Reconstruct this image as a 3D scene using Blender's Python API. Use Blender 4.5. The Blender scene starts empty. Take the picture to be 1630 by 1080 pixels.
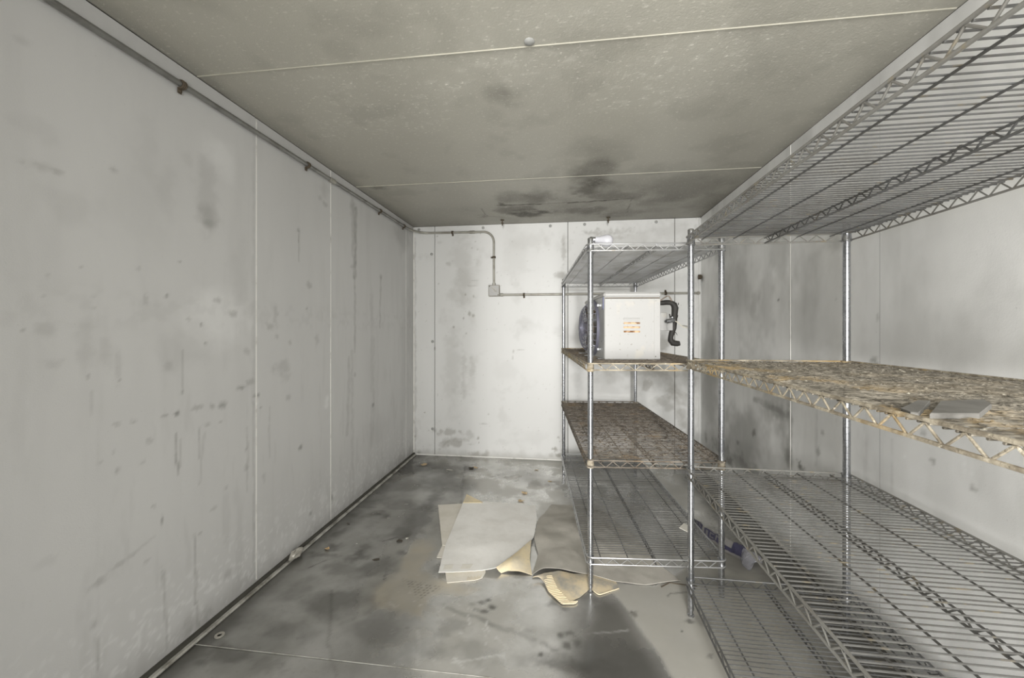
import bpy, math, random
import numpy as np
from mathutils import Vector, Matrix

scene = bpy.context.scene
COL = scene.collection
PI = math.pi

# ---------------------------------------------------------------- camera, light, exposure
cam_data = bpy.data.cameras.new('camera')
cam = bpy.data.objects.new('camera', cam_data)
COL.objects.link(cam)
cam.location = (0.0, 0.0, 1.19)
cam.rotation_euler = (PI / 2, 0.0, 0.126)
cam_data.sensor_fit = 'HORIZONTAL'
cam_data.sensor_width = 36.0
cam_data.lens = 36.0 * 629.76 / 1630.0
cam_data.shift_y = -14.0 / 1630.0
cam_data.clip_start = 0.02
scene.camera = cam

world = bpy.data.worlds.new('world')
scene.world = world
world.use_nodes = True
wb = world.node_tree.nodes['Background']
wb.inputs['Color'].default_value = (0.93, 0.97, 1.0, 1)
wb.inputs['Strength'].default_value = 0.25

def area_light(name, loc, target, power, size, size_y=None, color=(1, 1, 1), shape='RECTANGLE'):
    d = bpy.data.lights.new(name, 'AREA')
    d.energy = power
    d.shape = shape
    d.size = size
    d.size_y = size_y or size
    d.color = color
    o = bpy.data.objects.new(name, d)
    COL.objects.link(o)
    o.location = loc
    o.rotation_euler = (Vector(target) - Vector(loc)).to_track_quat('-Z', 'Y').to_euler()
    return o

# the lamp out in the passage, shining in through the open doorway behind the camera
area_light('passage_lamp', (0.05, -3.5, 1.50), (0.1, 3.6, 1.2), 118.0, 0.24, color=(1.0, 0.985, 0.955), shape='DISK')
# soft fill light added outside the doorway to lift the room
area_light('doorway_daylight', (0.02, -1.25, 1.10), (0.35, 3.0, 1.15), 138.0, 0.90, 1.80, color=(1.0, 0.99, 0.965))

vs = scene.view_settings
vs.view_transform = 'Standard'
vs.look = 'None'
vs.exposure = 0.0
vs.gamma = 1.0
vs.use_curve_mapping = False

# ---------------------------------------------------------------- numbers of the room (metres)
XL, XR, YB, YF, H = -1.4115, 1.2027, 3.6377, -0.62, 2.1773
DATA = {'BACK_PALE': [(-1.213, 0.748, 0.098, 0.597, 0.15, 0.5), (-0.257, 0.993, 0.343, 0.347, 0.2, 0.5)],
 'BACK_SPOTS': [(0.283, 2.069, 0.111, 0.034, 0.5, 1.0), (0.504, 2.074, 0.109, 0.028, 0.4, 1.0), (0.449, 2.025, 0.077, 0.028, 0.3, 1.0),
                (0.586, 1.981, 0.27, 0.078, 0.2, 0.9), (0.91, 2.083, 0.159, 0.077, 0.2, 0.8), (0.013, 1.912, 0.022, 0.126, 0.4, 0.7),
                (-0.01, 1.694, 0.045, 0.046, 0.5, 0.9), (0.013, 2.015, 0.017, 0.058, 0.25, 0.6), (-1.029, 0.81, 0.085, 0.416, 0.2, 0.8),
                (-0.92, 0.752, 0.03, 0.266, 0.25, 0.8), (-0.835, 0.842, 0.03, 0.118, 0.25, 0.8), (-1.017, 1.522, 0.121, 0.107, 0.25, 0.9),
                (-0.938, 1.788, 0.121, 0.237, 0.2, 0.9), (-0.877, 1.58, 0.084, 0.178, 0.2, 0.9), (-1.078, 0.227, 0.134, 0.03, 0.5, 1.0),
                (-1.017, 0.128, 0.109, 0.036, 0.55, 1.0), (-0.968, 0.159, 0.084, 0.024, 0.4, 0.9), (-0.865, 0.21, 0.048, 0.035, 0.3, 0.9),
                (-1.121, 0.094, 0.037, 0.029, 0.3, 0.8), (-0.805, 0.023, 0.06, 0.029, 0.7, 0.5), (-0.733, 0.015, 0.036, 0.024, 0.75, 0.4),
                (-0.697, 0.034, 0.026, 0.036, 0.6, 0.3), (-1.356, 0.014, 0.031, 0.03, 0.5, 0.4), (-1.201, -0.016, 0.031, 0.024, 0.5, 0.6),
                (-0.902, 1.527, 0.009, 0.012, 0.8, 0.4), (-0.823, 1.508, 0.009, 0.012, 0.8, 0.4), (-0.865, 1.349, 0.015, 0.023, 0.7, 0.5),
                (-0.829, 1.325, 0.015, 0.017, 0.7, 0.5), (-0.92, 1.302, 0.009, 0.012, 0.7, 0.4), (-1.017, 1.22, 0.009, 0.012, 0.7, 0.4),
                (-0.896, 1.16, 0.009, 0.011, 0.6, 0.4), (-0.781, 0.177, 0.012, 0.017, 0.7, 0.5), (-0.775, 0.136, 0.006, 0.011, 0.6, 0.4),
                (-1.3, 0.405, 0.007, 0.007, 0.9, 0.3), (-1.4, 0.174, 0.013, 0.012, 0.8, 0.3), (-1.201, 1.017, 0.009, 0.018, 0.7, 0.3),
                (-0.68, 0.404, 0.009, 0.009, 0.6, 0.4), (-0.727, 0.314, 0.047, 0.007, 0.4, 0.6), (-0.449, 0.992, 0.009, 0.017, 0.6, 0.4),
                (-0.455, 0.934, 0.006, 0.024, 0.5, 0.4), (-0.379, 1.01, 0.041, 0.006, 0.35, 0.5), (-0.344, 1.271, 0.081, 0.046, 0.14, 0.7),
                (-0.286, 1.225, 0.116, 0.058, 0.1, 0.7), (-0.537, 0.816, 0.117, 0.116, 0.1, 0.8), (-0.257, 0.184, 0.173, 0.087, 0.12, 0.8),
                (-0.549, 0.145, 0.059, 0.03, 0.14, 0.8), (-0.05, 0.099, 0.029, 0.023, 0.7, 0.9), (-0.027, 0.054, 0.028, 0.023, 0.9, 0.8),
                (-0.079, 0.104, 0.023, 0.012, 0.6, 0.7), (-0.033, 0.209, 0.012, 0.012, 0.6, 0.5), (-0.021, 0.175, 0.006, 0.007, 0.6, 0.5),
                (-0.101, 0.045, 0.022, 0.023, 0.3, 0.5), (0.883, 1.084, 0.064, 0.066, 0.55, 0.8), (0.803, 0.778, 0.16, 0.089, 0.3, 0.9),  # one spot is the cooling unit's shadow, painted on the wall
                (0.936, 0.641, 0.075, 0.078, 0.6, 1.0), (0.91, 0.557, 0.106, 0.066, 0.5, 1.0), (0.749, 0.693, 0.043, 0.056, 0.5, 1.0),
                (1.095, 0.782, 0.063, 0.165, 0.35, 0.9), (1.042, 0.45, 0.053, 0.166, 0.4, 1.0), (0.476, 0.773, 0.164, 0.079, 0.25, 0.9),
                (0.366, 0.658, 0.165, 0.079, 0.15, 0.9), (0.91, 0.807, 0.264, 0.044, 0.35, 0.9), (0.695, 0.832, 0.374, 0.056, 0.3, 0.8),
                (-0.805, 2.021, 0.006, 0.006, 0.7, 0.3), (-0.757, 2.096, 0.006, 0.006, 0.7, 0.3), (-1.176, 2.085, 0.007, 0.007, 0.7, 0.3),
                (-1.152, 2.024, 0.025, 0.018, 0.2, 0.6), (-0.841, 1.963, 0.008, 0.008, 0.6, 0.4), (-0.787, 1.949, 0.008, 0.007, 0.6, 0.4),
                (-1.066, 1.814, 0.025, 0.024, 0.35, 0.7), (-0.817, 1.655, 0.042, 0.005, 0.35, 0.5), (-0.787, 1.832, 0.018, 0.047, 0.2, 0.8),
                (-1.164, 1.631, 0.01, 0.012, 0.5, 0.4), (-0.119, 1.926, 0.007, 0.005, 0.6, 0.3), (-0.602, 1.728, 0.008, 0.006, 0.6, 0.3),
                (-0.061, 1.712, 0.008, 0.006, 0.6, 0.3), (-0.257, 2.005, 0.23, 0.092, 0.15, 0.8), (-0.461, 1.924, 0.117, 0.233, 0.12, 0.8),
                (1.069, 1.94, 0.042, 0.22, 0.2, 0.7)],
 'BACK_STROKES': [(0.856, 1.001, 1.121, 0.232, 0.022, 0.3), (0.803, 0.861, 1.095, 0.562, 0.026, 0.3), (-0.877, 1.609, -0.787, 1.608, 0.007, 0.3),  # first two: diagonal shadow under the shelf, painted on the wall
                  (-1.152, 0.063, -1.054, 0.156, 0.012, 0.3), (-1.4, 2.067, -1.4, 0.024, 0.016, 0.35), (1.163, 2.103, 1.163, 0.068, 0.016, 0.25),
                  (-1.213, -0.011, 0.03, -0.018, 0.01, 0.35)],
 'CEIL_PALE': [(-0.223, 1.478, 0.353, 0.115, 0.25, 0.9), (0.384, 1.631, 0.346, 0.236, 0.25, 0.9), (-0.811, 1.658, 0.44, 0.271, 0.2, 0.9),  # gleaming part of the ceiling, put in as paler colour
               (0.67, 1.49, 0.264, 0.147, 0.2, 0.9), (0.01, 1.265, 0.395, 0.067, 0.15, 0.9)],
 'CEIL_SPOTS': [(0.214, 2.706, 0.143, 0.159, 0.75, 0.6), (0.21, 2.456, 0.144, 0.229, 0.45, 0.6), (0.223, 2.22, 0.172, 0.203, 0.2, 0.7),
                (0.134, 2.853, 0.151, 0.121, 0.55, 0.8), (-0.288, 3.333, 0.2, 0.092, 0.75, 1.0), (-0.381, 3.216, 0.204, 0.104, 0.45, 0.9),
                (-0.277, 2.935, 0.185, 0.116, 0.35, 0.9), (0.207, 3.325, 0.232, 0.09, 0.4, 1.0), (0.803, 2.875, 0.26, 0.279, 0.35, 0.7),
                (0.691, 3.13, 0.237, 0.16, 0.3, 0.8), (1.214, 3.196, 0.19, 0.251, 0.25, 0.8), (0.502, 3.433, 0.158, 0.095, 0.25, 0.8),
                (-0.248, 1.644, 0.11, 0.084, 0.3, 0.6), (-0.675, 3.377, 0.054, 0.057, 0.35, 0.8), (-0.158, 2.882, 0.136, 0.14, 0.3, 0.8),
                (0.39, 2.978, 0.183, 0.101, 0.35, 0.8), (-0.464, 3.075, 0.039, 0.055, 0.8, 0.7), (-1.25, 2.603, 0.06, 0.035, 0.45, 0.7),
                (-1.445, 1.484, 0.078, 0.083, 0.25, 0.8), (0.499, 2.837, 0.26, 0.353, 0.2, 0.8), (-0.074, 3.189, 0.4, 0.245, 0.22, 0.8)],
 'CEIL_STROKES': [(-0.501, 3.086, -0.169, 3.097, 0.01, 0.8), (-0.169, 3.097, 0.049, 3.079, 0.007, 0.35), (0.049, 3.094, 0.318, 3.068, 0.012, 0.85),
                  (0.318, 3.068, 0.519, 3.05, 0.008, 0.6), (-0.655, 3.148, -0.645, 3.362, 0.005, 0.5), (-0.645, 3.362, -0.516, 3.417, 0.006, 0.45),
                  (0.519, 3.079, 0.538, 3.402, 0.004, 0.4), (0.538, 3.402, 0.345, 3.432, 0.006, 0.35), (-0.394, 3.32, -0.206, 3.29, 0.013, 0.4)],
 'FLOOR_CLEAN': [(0.154, 1.81), (0.248, 1.792), (0.318, 1.601), (0.373, 1.411), (0.414, 1.283), (0.029, 1.234), (0.023, 1.417), (0.077, 1.638)],  # polygon where the floor colour is darker
 'FLOOR_DARK': [(-1.184, 2.419, 0.137, 0.11, 0.75, 0.9), (-1.373, 3.275, 0.215, 0.17, 0.7, 0.9), (-1.026, 3.242, 0.231, 0.191, 0.55, 0.9),
                (-1.16, 2.887, 0.284, 0.154, 0.4, 0.9), (-1.078, 2.571, 0.254, 0.089, 0.35, 0.9), (-0.942, 2.976, 0.242, 0.183, 0.55, 0.8),
                (-0.899, 2.694, 0.062, 0.169, 0.6, 0.6), (-0.892, 2.372, 0.101, 0.213, 0.6, 0.7), (-0.928, 2.214, 0.109, 0.092, 0.55, 0.8),
                (-1.08, 2.059, 0.048, 0.069, 0.5, 0.9), (-1.052, 1.971, 0.053, 0.043, 0.6, 1.0), (-1.252, 2.037, 0.055, 0.046, 0.6, 0.9),
                (-1.293, 2.168, 0.037, 0.065, 0.5, 0.9), (-1.232, 1.948, 0.098, 0.027, 0.5, 0.9), (-1.089, 1.855, 0.186, 0.057, 0.35, 0.9),
                (-0.918, 1.877, 0.081, 0.094, 0.5, 0.8), (-0.965, 1.618, 0.163, 0.085, 0.5, 0.8), (-0.734, 1.501, 0.124, 0.078, 0.38, 0.9),
                (-1.133, 1.45, 0.15, 0.059, 0.3, 0.9), (-1.183, 1.675, 0.114, 0.077, 0.35, 0.9), (-1.228, 1.314, 0.092, 0.049, 0.5, 0.9),
                (-1.086, 1.938, 0.065, 0.032, 0.4, 0.9), (-0.601, 2.409, 0.155, 0.149, 0.2, 0.8), (-0.777, 3.335, 0.07, 0.089, 0.8, 1.0),
                (-1.212, 3.36, 0.071, 0.077, 0.8, 1.0), (0.07, 1.79, 0.084, 0.041, 0.5, 0.7), (-0.013, 1.739, 0.071, 0.039, 0.55, 0.8),
                (0.015, 1.872, 0.117, 0.063, 0.4, 0.7), (0.012, 1.416, 0.176, 0.051, 0.45, 0.8), (-0.85, 2.026, 0.034, 0.028, 0.5, 0.6),
                (-0.607, 1.916, 0.031, 0.059, 0.6, 0.5), (-0.197, 1.917, 0.061, 0.039, 0.6, 0.5), (-0.23, 1.938, 0.049, 0.025, 0.5, 0.5),  # last two: shadow under the curled cardboard, painted on the floor
                (-0.348, 1.696, 0.019, 0.017, 0.65, 0.3), (-0.323, 1.716, 0.016, 0.014, 0.75, 0.3), (-0.299, 1.675, 0.021, 0.019, 0.8, 0.3),
                (-0.326, 1.645, 0.024, 0.015, 0.7, 0.3), (-0.363, 1.651, 0.019, 0.014, 0.45, 0.4), (-0.387, 1.684, 0.017, 0.016, 0.35, 0.4),
                (-0.077, 1.454, 0.013, 0.014, 0.75, 0.4), (-0.007, 1.553, 0.017, 0.019, 0.7, 0.4), (0.025, 1.57, 0.022, 0.016, 0.6, 0.5),
                (0.019, 1.507, 0.022, 0.023, 0.65, 0.5), (0.055, 1.53, 0.019, 0.027, 0.55, 0.5), (-0.034, 1.483, 0.028, 0.018, 0.45, 0.6),
                (-0.07, 1.505, 0.023, 0.015, 0.35, 0.6), (-0.128, 1.561, 0.02, 0.016, 0.2, 0.7), (-0.011, 1.413, 0.089, 0.026, 0.35, 0.8),
                (-0.513, 1.664, 0.008, 0.006, 0.8, 0.4), (-0.615, 1.516, 0.008, 0.007, 0.5, 0.4), (0.301, 1.709, 0.016, 0.018, 0.6, 0.8),
                (0.29, 1.719, 0.008, 0.008, 0.7, 0.5), (0.535, 1.523, 0.014, 0.011, 0.5, 0.9), (0.469, 1.636, 0.005, 0.006, 0.8, 0.4),
                (0.533, 1.961, 0.027, 0.01, 0.4, 0.6), (0.573, 1.701, 0.076, 0.036, 0.3, 0.8), (0.517, 1.693, 0.018, 0.014, 0.7, 0.8),
                (-1.104, 3.309, 0.162, 0.088, 0.4, 0.9), (0.925, 2.192, 0.195, 0.114, 0.5, 0.6), (0.704, 2.285, 0.206, 0.238, 0.35, 0.6),
                (0.775, 1.968, 0.146, 0.075, 0.35, 0.6), (-0.172, 3.139, 0.198, 0.126, 0.3, 0.8), (-0.341, 3.329, 0.21, 0.115, 0.3, 0.8),
                (-0.023, 3.031, 0.095, 0.072, 0.3, 0.8), (-0.484, 3.209, 0.102, 0.068, 0.25, 0.8), (-1.689, 3.014, 0.051, 0.44, 0.2, 0.8),
                (-0.447, 1.413, 0.046, 0.032, 0.3, 0.9), (-0.31, 1.43, 0.092, 0.053, 0.25, 0.9), (-0.435, 1.538, 0.074, 0.044, 0.3, 0.9),
                (-1.039, 1.283, 0.089, 0.033, 0.35, 0.9)],
 'FLOOR_DUST_AREA': [(0.178, 1.916), (0.248, 1.792), (0.318, 1.601), (0.373, 1.411), (0.414, 1.283), (1.533, 1.17), (4.12, 2.542), (2.177, 3.032), (0.937, 2.38),  # matte area with a sharp slanted edge
                     (0.608, 2.07), (0.419, 1.9)],
 'FLOOR_PALE': [(-0.501, 1.582, 0.036, 0.024, 0.35, 1.0), (-0.378, 1.513, 0.044, 0.031, 0.5, 1.0), (-0.358, 1.484, 0.019, 0.035, 0.4, 1.0),
                (-0.562, 1.398, 0.069, 0.047, 0.65, 0.9), (-0.563, 1.343, 0.066, 0.02, 0.4, 0.9), (-0.499, 1.497, 0.029, 0.042, 0.3, 1.0),
                (-0.394, 2.146, 0.028, 0.025, 0.3, 0.6), (-0.067, 1.732, 0.038, 0.054, 0.6, 0.4), (-0.043, 1.841, 0.041, 0.069, 0.5, 0.4),
                (-0.334, 2.819, 0.268, 0.199, 0.45, 0.7), (-0.555, 3.025, 0.121, 0.208, 0.5, 0.7), (-0.137, 3.512, 0.111, 0.126, 0.4, 0.8),
                (-0.392, 2.984, 0.189, 0.18, 0.35, 0.8), (0.333, 1.889, 0.057, 0.036, 0.4, 0.5), (-0.236, 1.752, 0.111, 0.041, 0.3, 0.6),
                (-0.887, 1.533, 0.077, 0.032, 0.2, 0.9), (-1.2, 2.044, 0.068, 0.069, 0.25, 0.9), (-1.259, 2.246, 0.113, 0.056, 0.2, 0.9),
                (-0.536, 1.693, 0.11, 0.054, 0.2, 0.8), (-0.802, 1.639, 0.027, 0.106, 0.15, 0.8)],
 'FLOOR_SCRATCH': [(-0.386, 1.379, -0.216, 1.434, 0.003, 0.7), (-0.216, 1.434, -0.208, 1.421, 0.003, 0.7), (-0.351, 1.362, -0.391, 1.398, 0.003, 0.6),
                   (-0.392, 1.614, -0.369, 1.564, 0.003, 0.6), (-0.307, 1.589, -0.287, 1.537, 0.003, 0.6), (-0.52, 1.616, -0.512, 1.644, 0.003, 0.5),
                   (-0.208, 1.421, -0.184, 1.365, 0.003, 0.4), (-0.316, 1.328, -0.273, 1.364, 0.003, 0.4), (-0.566, 1.505, -0.511, 1.377, 0.003, 0.4),
                   (0.098, 1.573, 0.26, 1.613, 0.003, 0.35), (-0.55, 1.429, -0.506, 1.35, 0.003, 0.4)],
 'FLOOR_STROKES': [(-1.049, 1.692, -0.871, 1.388, 0.005, 0.35), (-0.866, 1.389, -0.769, 1.271, 0.006, 0.3), (-0.488, 1.647, -0.107, 1.522, 0.013, 0.35),
                   (-0.854, 3.421, -0.688, 2.67, 0.01, 0.35), (-0.871, 1.883, -0.837, 1.787, 0.006, 0.4), (-1.261, 1.833, -1.209, 1.911, 0.005, 0.6),
                   (-1.001, 2.121, -0.94, 2.17, 0.005, 0.8), (-0.906, 2.16, -0.886, 2.205, 0.014, 0.5), (0.488, 1.865, 0.557, 1.878, 0.005, 0.5),
                   (0.466, 1.841, 0.488, 1.865, 0.004, 0.5), (-0.839, 2.65, -0.85, 2.026, 0.007, 0.15)],
 'FLOOR_TAN': [(-0.825, 2.144), (-0.755, 2.153), (-0.682, 2.078), (-0.671, 1.99), (-0.691, 1.906), (-0.64, 1.861), (-0.517, 1.828), (-0.389, 1.798), (-0.45, 1.746),
               (-0.598, 1.706), (-0.591, 1.571), (-0.67, 1.597), (-0.787, 1.609), (-0.844, 1.654), (-0.857, 1.738), (-0.809, 1.891), (-0.833, 2.028)],
 'LEFT_PALE': [(1.479, 1.245, 0.168, 0.105, 0.5, 0.5), (1.449, 1.141, 0.127, 0.051, 0.2, 0.5), (1.464, 1.917, 0.095, 0.09, 0.35, 0.6),  # first spot: a lit glow on the wall, painted as paler colour
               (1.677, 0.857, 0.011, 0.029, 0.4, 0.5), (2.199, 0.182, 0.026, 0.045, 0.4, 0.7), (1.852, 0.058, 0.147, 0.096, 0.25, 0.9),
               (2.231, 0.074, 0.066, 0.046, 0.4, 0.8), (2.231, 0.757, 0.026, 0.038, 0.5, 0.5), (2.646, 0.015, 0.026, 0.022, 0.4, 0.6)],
 'LEFT_SPOTS': [(1.088, 1.699, 0.013, 0.01, 0.45, 0.5), (1.429, 1.636, 0.047, 0.066, 0.35, 0.6), (1.429, 1.621, 0.026, 0.018, 0.35, 0.5),
                (0.906, 1.638, 0.035, 0.012, 0.3, 0.6), (0.946, 1.637, 0.017, 0.009, 0.35, 0.6), (1.42, 1.759, 0.047, 0.176, 0.22, 0.6),
                (0.872, 1.953, 0.02, 0.013, 0.2, 0.6), (1.19, 1.807, 0.043, 0.13, 0.1, 0.6), (1.255, 1.701, 0.033, 0.102, 0.12, 0.6),
                (0.903, 1.737, 0.055, 0.034, 0.12, 0.6), (0.914, 1.286, 0.005, 0.005, 0.6, 0.5), (0.923, 1.339, 0.007, 0.005, 0.35, 0.5),
                (1.002, 1.378, 0.006, 0.006, 0.4, 0.5), (1.031, 1.295, 0.005, 0.006, 0.6, 0.5), (1.031, 1.255, 0.006, 0.005, 0.75, 0.5),
                (1.16, 1.397, 0.008, 0.009, 0.35, 0.5), (1.255, 1.312, 0.007, 0.009, 0.5, 0.5), (1.258, 1.317, 0.006, 0.007, 0.6, 0.4),
                (1.464, 1.314, 0.021, 0.013, 0.4, 0.7), (1.542, 1.263, 0.02, 0.019, 0.5, 0.6), (1.393, 1.212, 0.008, 0.007, 0.7, 0.4),
                (1.184, 1.297, 0.008, 0.021, 0.3, 0.7), (1.34, 1.233, 0.015, 0.01, 0.3, 0.6), (1.305, 1.445, 0.007, 0.005, 0.5, 0.4),
                (0.873, 1.188, 0.004, 0.003, 0.5, 0.4), (0.916, 1.192, 0.025, 0.018, 0.25, 0.7), (1.01, 1.141, 0.029, 0.065, 0.2, 0.7),
                (1.071, 1.119, 0.028, 0.051, 0.2, 0.7), (1.099, 1.071, 0.011, 0.06, 0.2, 0.6), (1.018, 1.05, 0.006, 0.007, 0.5, 0.4),
                (1.105, 1.026, 0.003, 0.004, 0.8, 0.4), (1.262, 1.061, 0.024, 0.019, 0.3, 0.6), (0.941, 1.095, 0.028, 0.014, 0.2, 0.7),
                (1.315, 0.957, 0.007, 0.007, 0.6, 0.4), (1.412, 1.137, 0.011, 0.006, 0.6, 0.5), (1.095, 0.889, 0.013, 0.006, 0.5, 0.6),
                (1.144, 0.888, 0.012, 0.006, 0.55, 0.6), (1.249, 0.884, 0.015, 0.007, 0.5, 0.6), (1.295, 0.883, 0.012, 0.009, 0.9, 0.6),
                (1.379, 0.888, 0.025, 0.012, 0.45, 0.8), (1.44, 0.881, 0.015, 0.012, 0.5, 0.7), (1.494, 0.876, 0.019, 0.018, 0.75, 0.7),
                (1.589, 0.934, 0.021, 0.011, 0.75, 0.6), (1.643, 0.952, 0.026, 0.017, 0.4, 0.6), (1.669, 0.887, 0.019, 0.007, 0.7, 0.5),
                (1.688, 0.884, 0.012, 0.012, 0.8, 0.4), (1.42, 0.812, 0.018, 0.007, 0.35, 0.7), (1.485, 0.81, 0.013, 0.005, 0.4, 0.6),
                (1.094, 0.741, 0.009, 0.01, 0.55, 0.7), (1.05, 0.785, 0.007, 0.006, 0.3, 0.6), (1.196, 0.809, 0.015, 0.011, 0.3, 0.6),
                (1.176, 0.742, 0.012, 0.007, 0.3, 0.6), (1.209, 0.578, 0.009, 0.009, 0.4, 0.6), (1.24, 0.513, 0.005, 0.018, 0.75, 0.5),
                (1.24, 0.31, 0.006, 0.032, 0.35, 0.6), (1.042, 0.413, 0.024, 0.014, 0.45, 0.8), (1.097, 0.438, 0.019, 0.008, 0.4, 0.7),
                (1.144, 0.442, 0.01, 0.006, 0.35, 0.6), (1.186, 0.397, 0.012, 0.007, 0.3, 0.6), (1.031, 0.293, 0.006, 0.014, 0.55, 0.6),
                (1.387, 0.391, 0.011, 0.008, 0.4, 0.5), (1.52, 0.149, 0.019, 0.019, 0.3, 0.7), (1.618, 0.57, 0.014, 0.017, 0.35, 0.6),
                (1.618, 0.655, 0.01, 0.011, 0.4, 0.6), (1.51, 0.522, 0.01, 0.008, 0.4, 0.6), (1.449, 0.462, 0.015, 0.008, 0.35, 0.6),
                (1.085, 0.804, 0.005, 0.006, 0.3, 0.5), (0.923, 0.55, 0.03, 0.014, 0.12, 0.7), (1.34, 0.056, 0.026, 0.043, 0.35, 0.8),
                (1.42, 0.034, 0.023, 0.041, 0.3, 0.8), (1.973, 1.729, 0.015, 0.014, 0.5, 0.5), (2.212, 1.947, 0.032, 0.015, 0.35, 0.6),
                (2.162, 1.968, 0.025, 0.015, 0.25, 0.6), (2.064, 1.441, 0.022, 0.025, 0.4, 0.6), (2.042, 1.312, 0.011, 0.007, 0.6, 0.4),
                (1.773, 1.208, 0.043, 0.024, 0.35, 0.9), (1.798, 1.271, 0.018, 0.05, 0.25, 0.7), (1.812, 1.159, 0.017, 0.013, 0.4, 0.5),
                (1.908, 1.127, 0.015, 0.013, 0.4, 0.6), (1.829, 1.003, 0.065, 0.038, 0.3, 0.7), (1.875, 0.951, 0.038, 0.026, 0.2, 0.7),
                (1.894, 0.841, 0.019, 0.02, 0.35, 0.6), (1.988, 0.552, 0.021, 0.016, 0.8, 0.4), (2.08, 0.154, 0.017, 0.014, 0.6, 0.5),
                (1.704, 0.825, 0.008, 0.006, 0.6, 0.4), (1.618, 1.094, 0.021, 0.02, 0.3, 0.6), (2.138, 1.139, 0.024, 0.029, 0.25, 0.6),
                (1.724, 0.489, 0.012, 0.03, 0.25, 0.7), (2.949, 1.609, 0.022, 0.02, 0.45, 0.5), (2.824, 0.627, 0.02, 0.017, 0.8, 0.4),
                (2.56, 0.884, 0.017, 0.018, 0.35, 0.5), (2.804, 1.359, 0.03, 0.141, 0.2, 0.6), (2.527, 2.025, 0.033, 0.068, 0.3, 0.6),
                (2.284, 0.154, 0.013, 0.027, 0.7, 0.5), (3.366, 2.005, 0.145, 0.167, 0.3, 0.6), (3.437, 0.996, 0.12, 0.683, 0.15, 0.5),  # tall ones: darker towards the back corner
                (2.885, 0.398, 0.223, 0.144, 0.12, 0.6), (2.199, 2.037, 0.052, 0.045, 0.2, 0.6), (3.588, 1.463, 0.097, 0.712, 0.2, 0.4),
                (1.34, 1.109, 0.109, 0.072, 0.14, 0.7), (0.987, 1.55, 0.08, 0.055, 0.12, 0.7), (1.34, 1.838, 0.026, 0.033, 0.1, 0.6),
                (1.14, 1.597, 0.127, 0.187, 0.07, 0.7), (1.576, 1.428, 0.063, 0.166, 0.12, 0.6)],
 'LEFT_STROKES': [(1.293, 0.81, 1.29, 0.736, 0.004, 0.5), (1.29, 0.736, 1.298, 0.655, 0.004, 0.6), (1.387, 0.81, 1.387, 0.692, 0.004, 0.4),
                  (1.406, 0.78, 1.387, 0.588, 0.004, 0.25), (1.31, 0.782, 1.305, 0.678, 0.003, 0.3), (1.366, 0.402, 1.371, 0.13, 0.005, 0.45),
                  (1.371, 0.13, 1.382, 0.025, 0.006, 0.35), (1.249, 0.327, 1.253, 0.042, 0.004, 0.35), (1.039, 0.252, 1.044, 0.15, 0.004, 0.5),
                  (1.973, 1.719, 1.973, 1.668, 0.007, 0.4), (1.973, 1.668, 1.978, 1.567, 0.007, 0.3), (2.568, 2.016, 2.56, 1.561, 0.019, 0.5),
                  (2.543, 2.03, 2.535, 1.643, 0.025, 0.3), (2.56, 1.561, 2.56, 1.043, 0.011, 0.35), (2.949, 1.589, 2.938, 1.219, 0.013, 0.3),
                  (1.018, 0.413, 1.211, 0.47, 0.005, 0.22), (1.315, 1.11, 1.315, 0.957, 0.003, 0.3), (1.027, 1.002, 1.026, 0.936, 0.003, 0.2),
                  (1.625, 0.752, 1.625, 0.468, 0.007, 0.25), (1.662, 0.859, 1.662, 0.019, 0.007, 0.25), (2.487, 1.005, 2.464, 0.507, 0.016, 0.25),
                  (2.519, 1.045, 2.535, 0.018, 0.016, 0.2), (2.824, 1.124, 2.804, 0.372, 0.03, 0.15), (1.76, 0.811, 1.756, 0.568, 0.006, 0.2),
                  (1.665, 2.093, 1.662, 0.859, 0.012, 0.15)],
 'RIGHT_PALE': [(2.462, 1.539, 0.041, 0.145, 0.5, 0.6), (2.248, 1.556, 0.056, 0.132, 0.45, 0.8), (2.16, 1.557, 0.061, 0.111, 0.4, 0.8),
                (2.448, 1.067, 0.034, 0.058, 0.5, 0.6), (2.462, 1.248, 0.093, 0.109, 0.3, 0.7), (2.051, 1.208, 0.106, 0.12, 0.25, 0.8),
                (2.006, 1.091, 0.044, 0.047, 0.3, 0.8), (2.231, 1.39, 0.044, 0.046, 0.4, 0.7), (1.356, 0.784, 0.005, 0.03, 0.8, 0.8),
                (1.332, 0.77, 0.003, 0.019, 0.7, 0.8), (1.564, 0.747, 0.008, 0.006, 0.7, 0.6), (1.59, 0.785, 0.005, 0.005, 0.6, 0.5),
                (1.336, 0.726, 0.004, 0.011, 0.7, 0.7)],
 'RIGHT_SPOTS': [(3.424, 0.809, 0.208, 0.722, 0.5, 0.5), (2.85, 0.535, 0.331, 0.255, 0.55, 0.8), (2.483, 0.771, 0.194, 0.146, 0.4, 0.9),  # largest ones: the rear shelving's shadow painted on, besides stains
                 (2.319, 0.596, 0.06, 0.171, 0.35, 0.7), (2.674, 1.055, 0.226, 0.159, 0.25, 0.8), (2.948, 1.525, 0.274, 0.309, 0.3, 0.7),
                 (2.519, 1.361, 0.098, 0.223, 0.2, 0.7), (2.414, 0.73, 0.077, 0.05, 0.4, 0.9), (2.85, 0.28, 0.531, 0.059, 0.5, 0.9),
                 (2.176, 0.492, 0.031, 0.026, 0.8, 0.9), (2.192, 0.509, 0.021, 0.013, 0.7, 0.8), (2.042, 0.612, 0.018, 0.023, 0.5, 0.8),
                 (2.006, 0.711, 0.014, 0.012, 0.4, 0.7), (2.674, 0.539, 0.025, 0.024, 0.7, 0.7), (2.899, 0.416, 0.03, 0.018, 0.6, 0.7),
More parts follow.
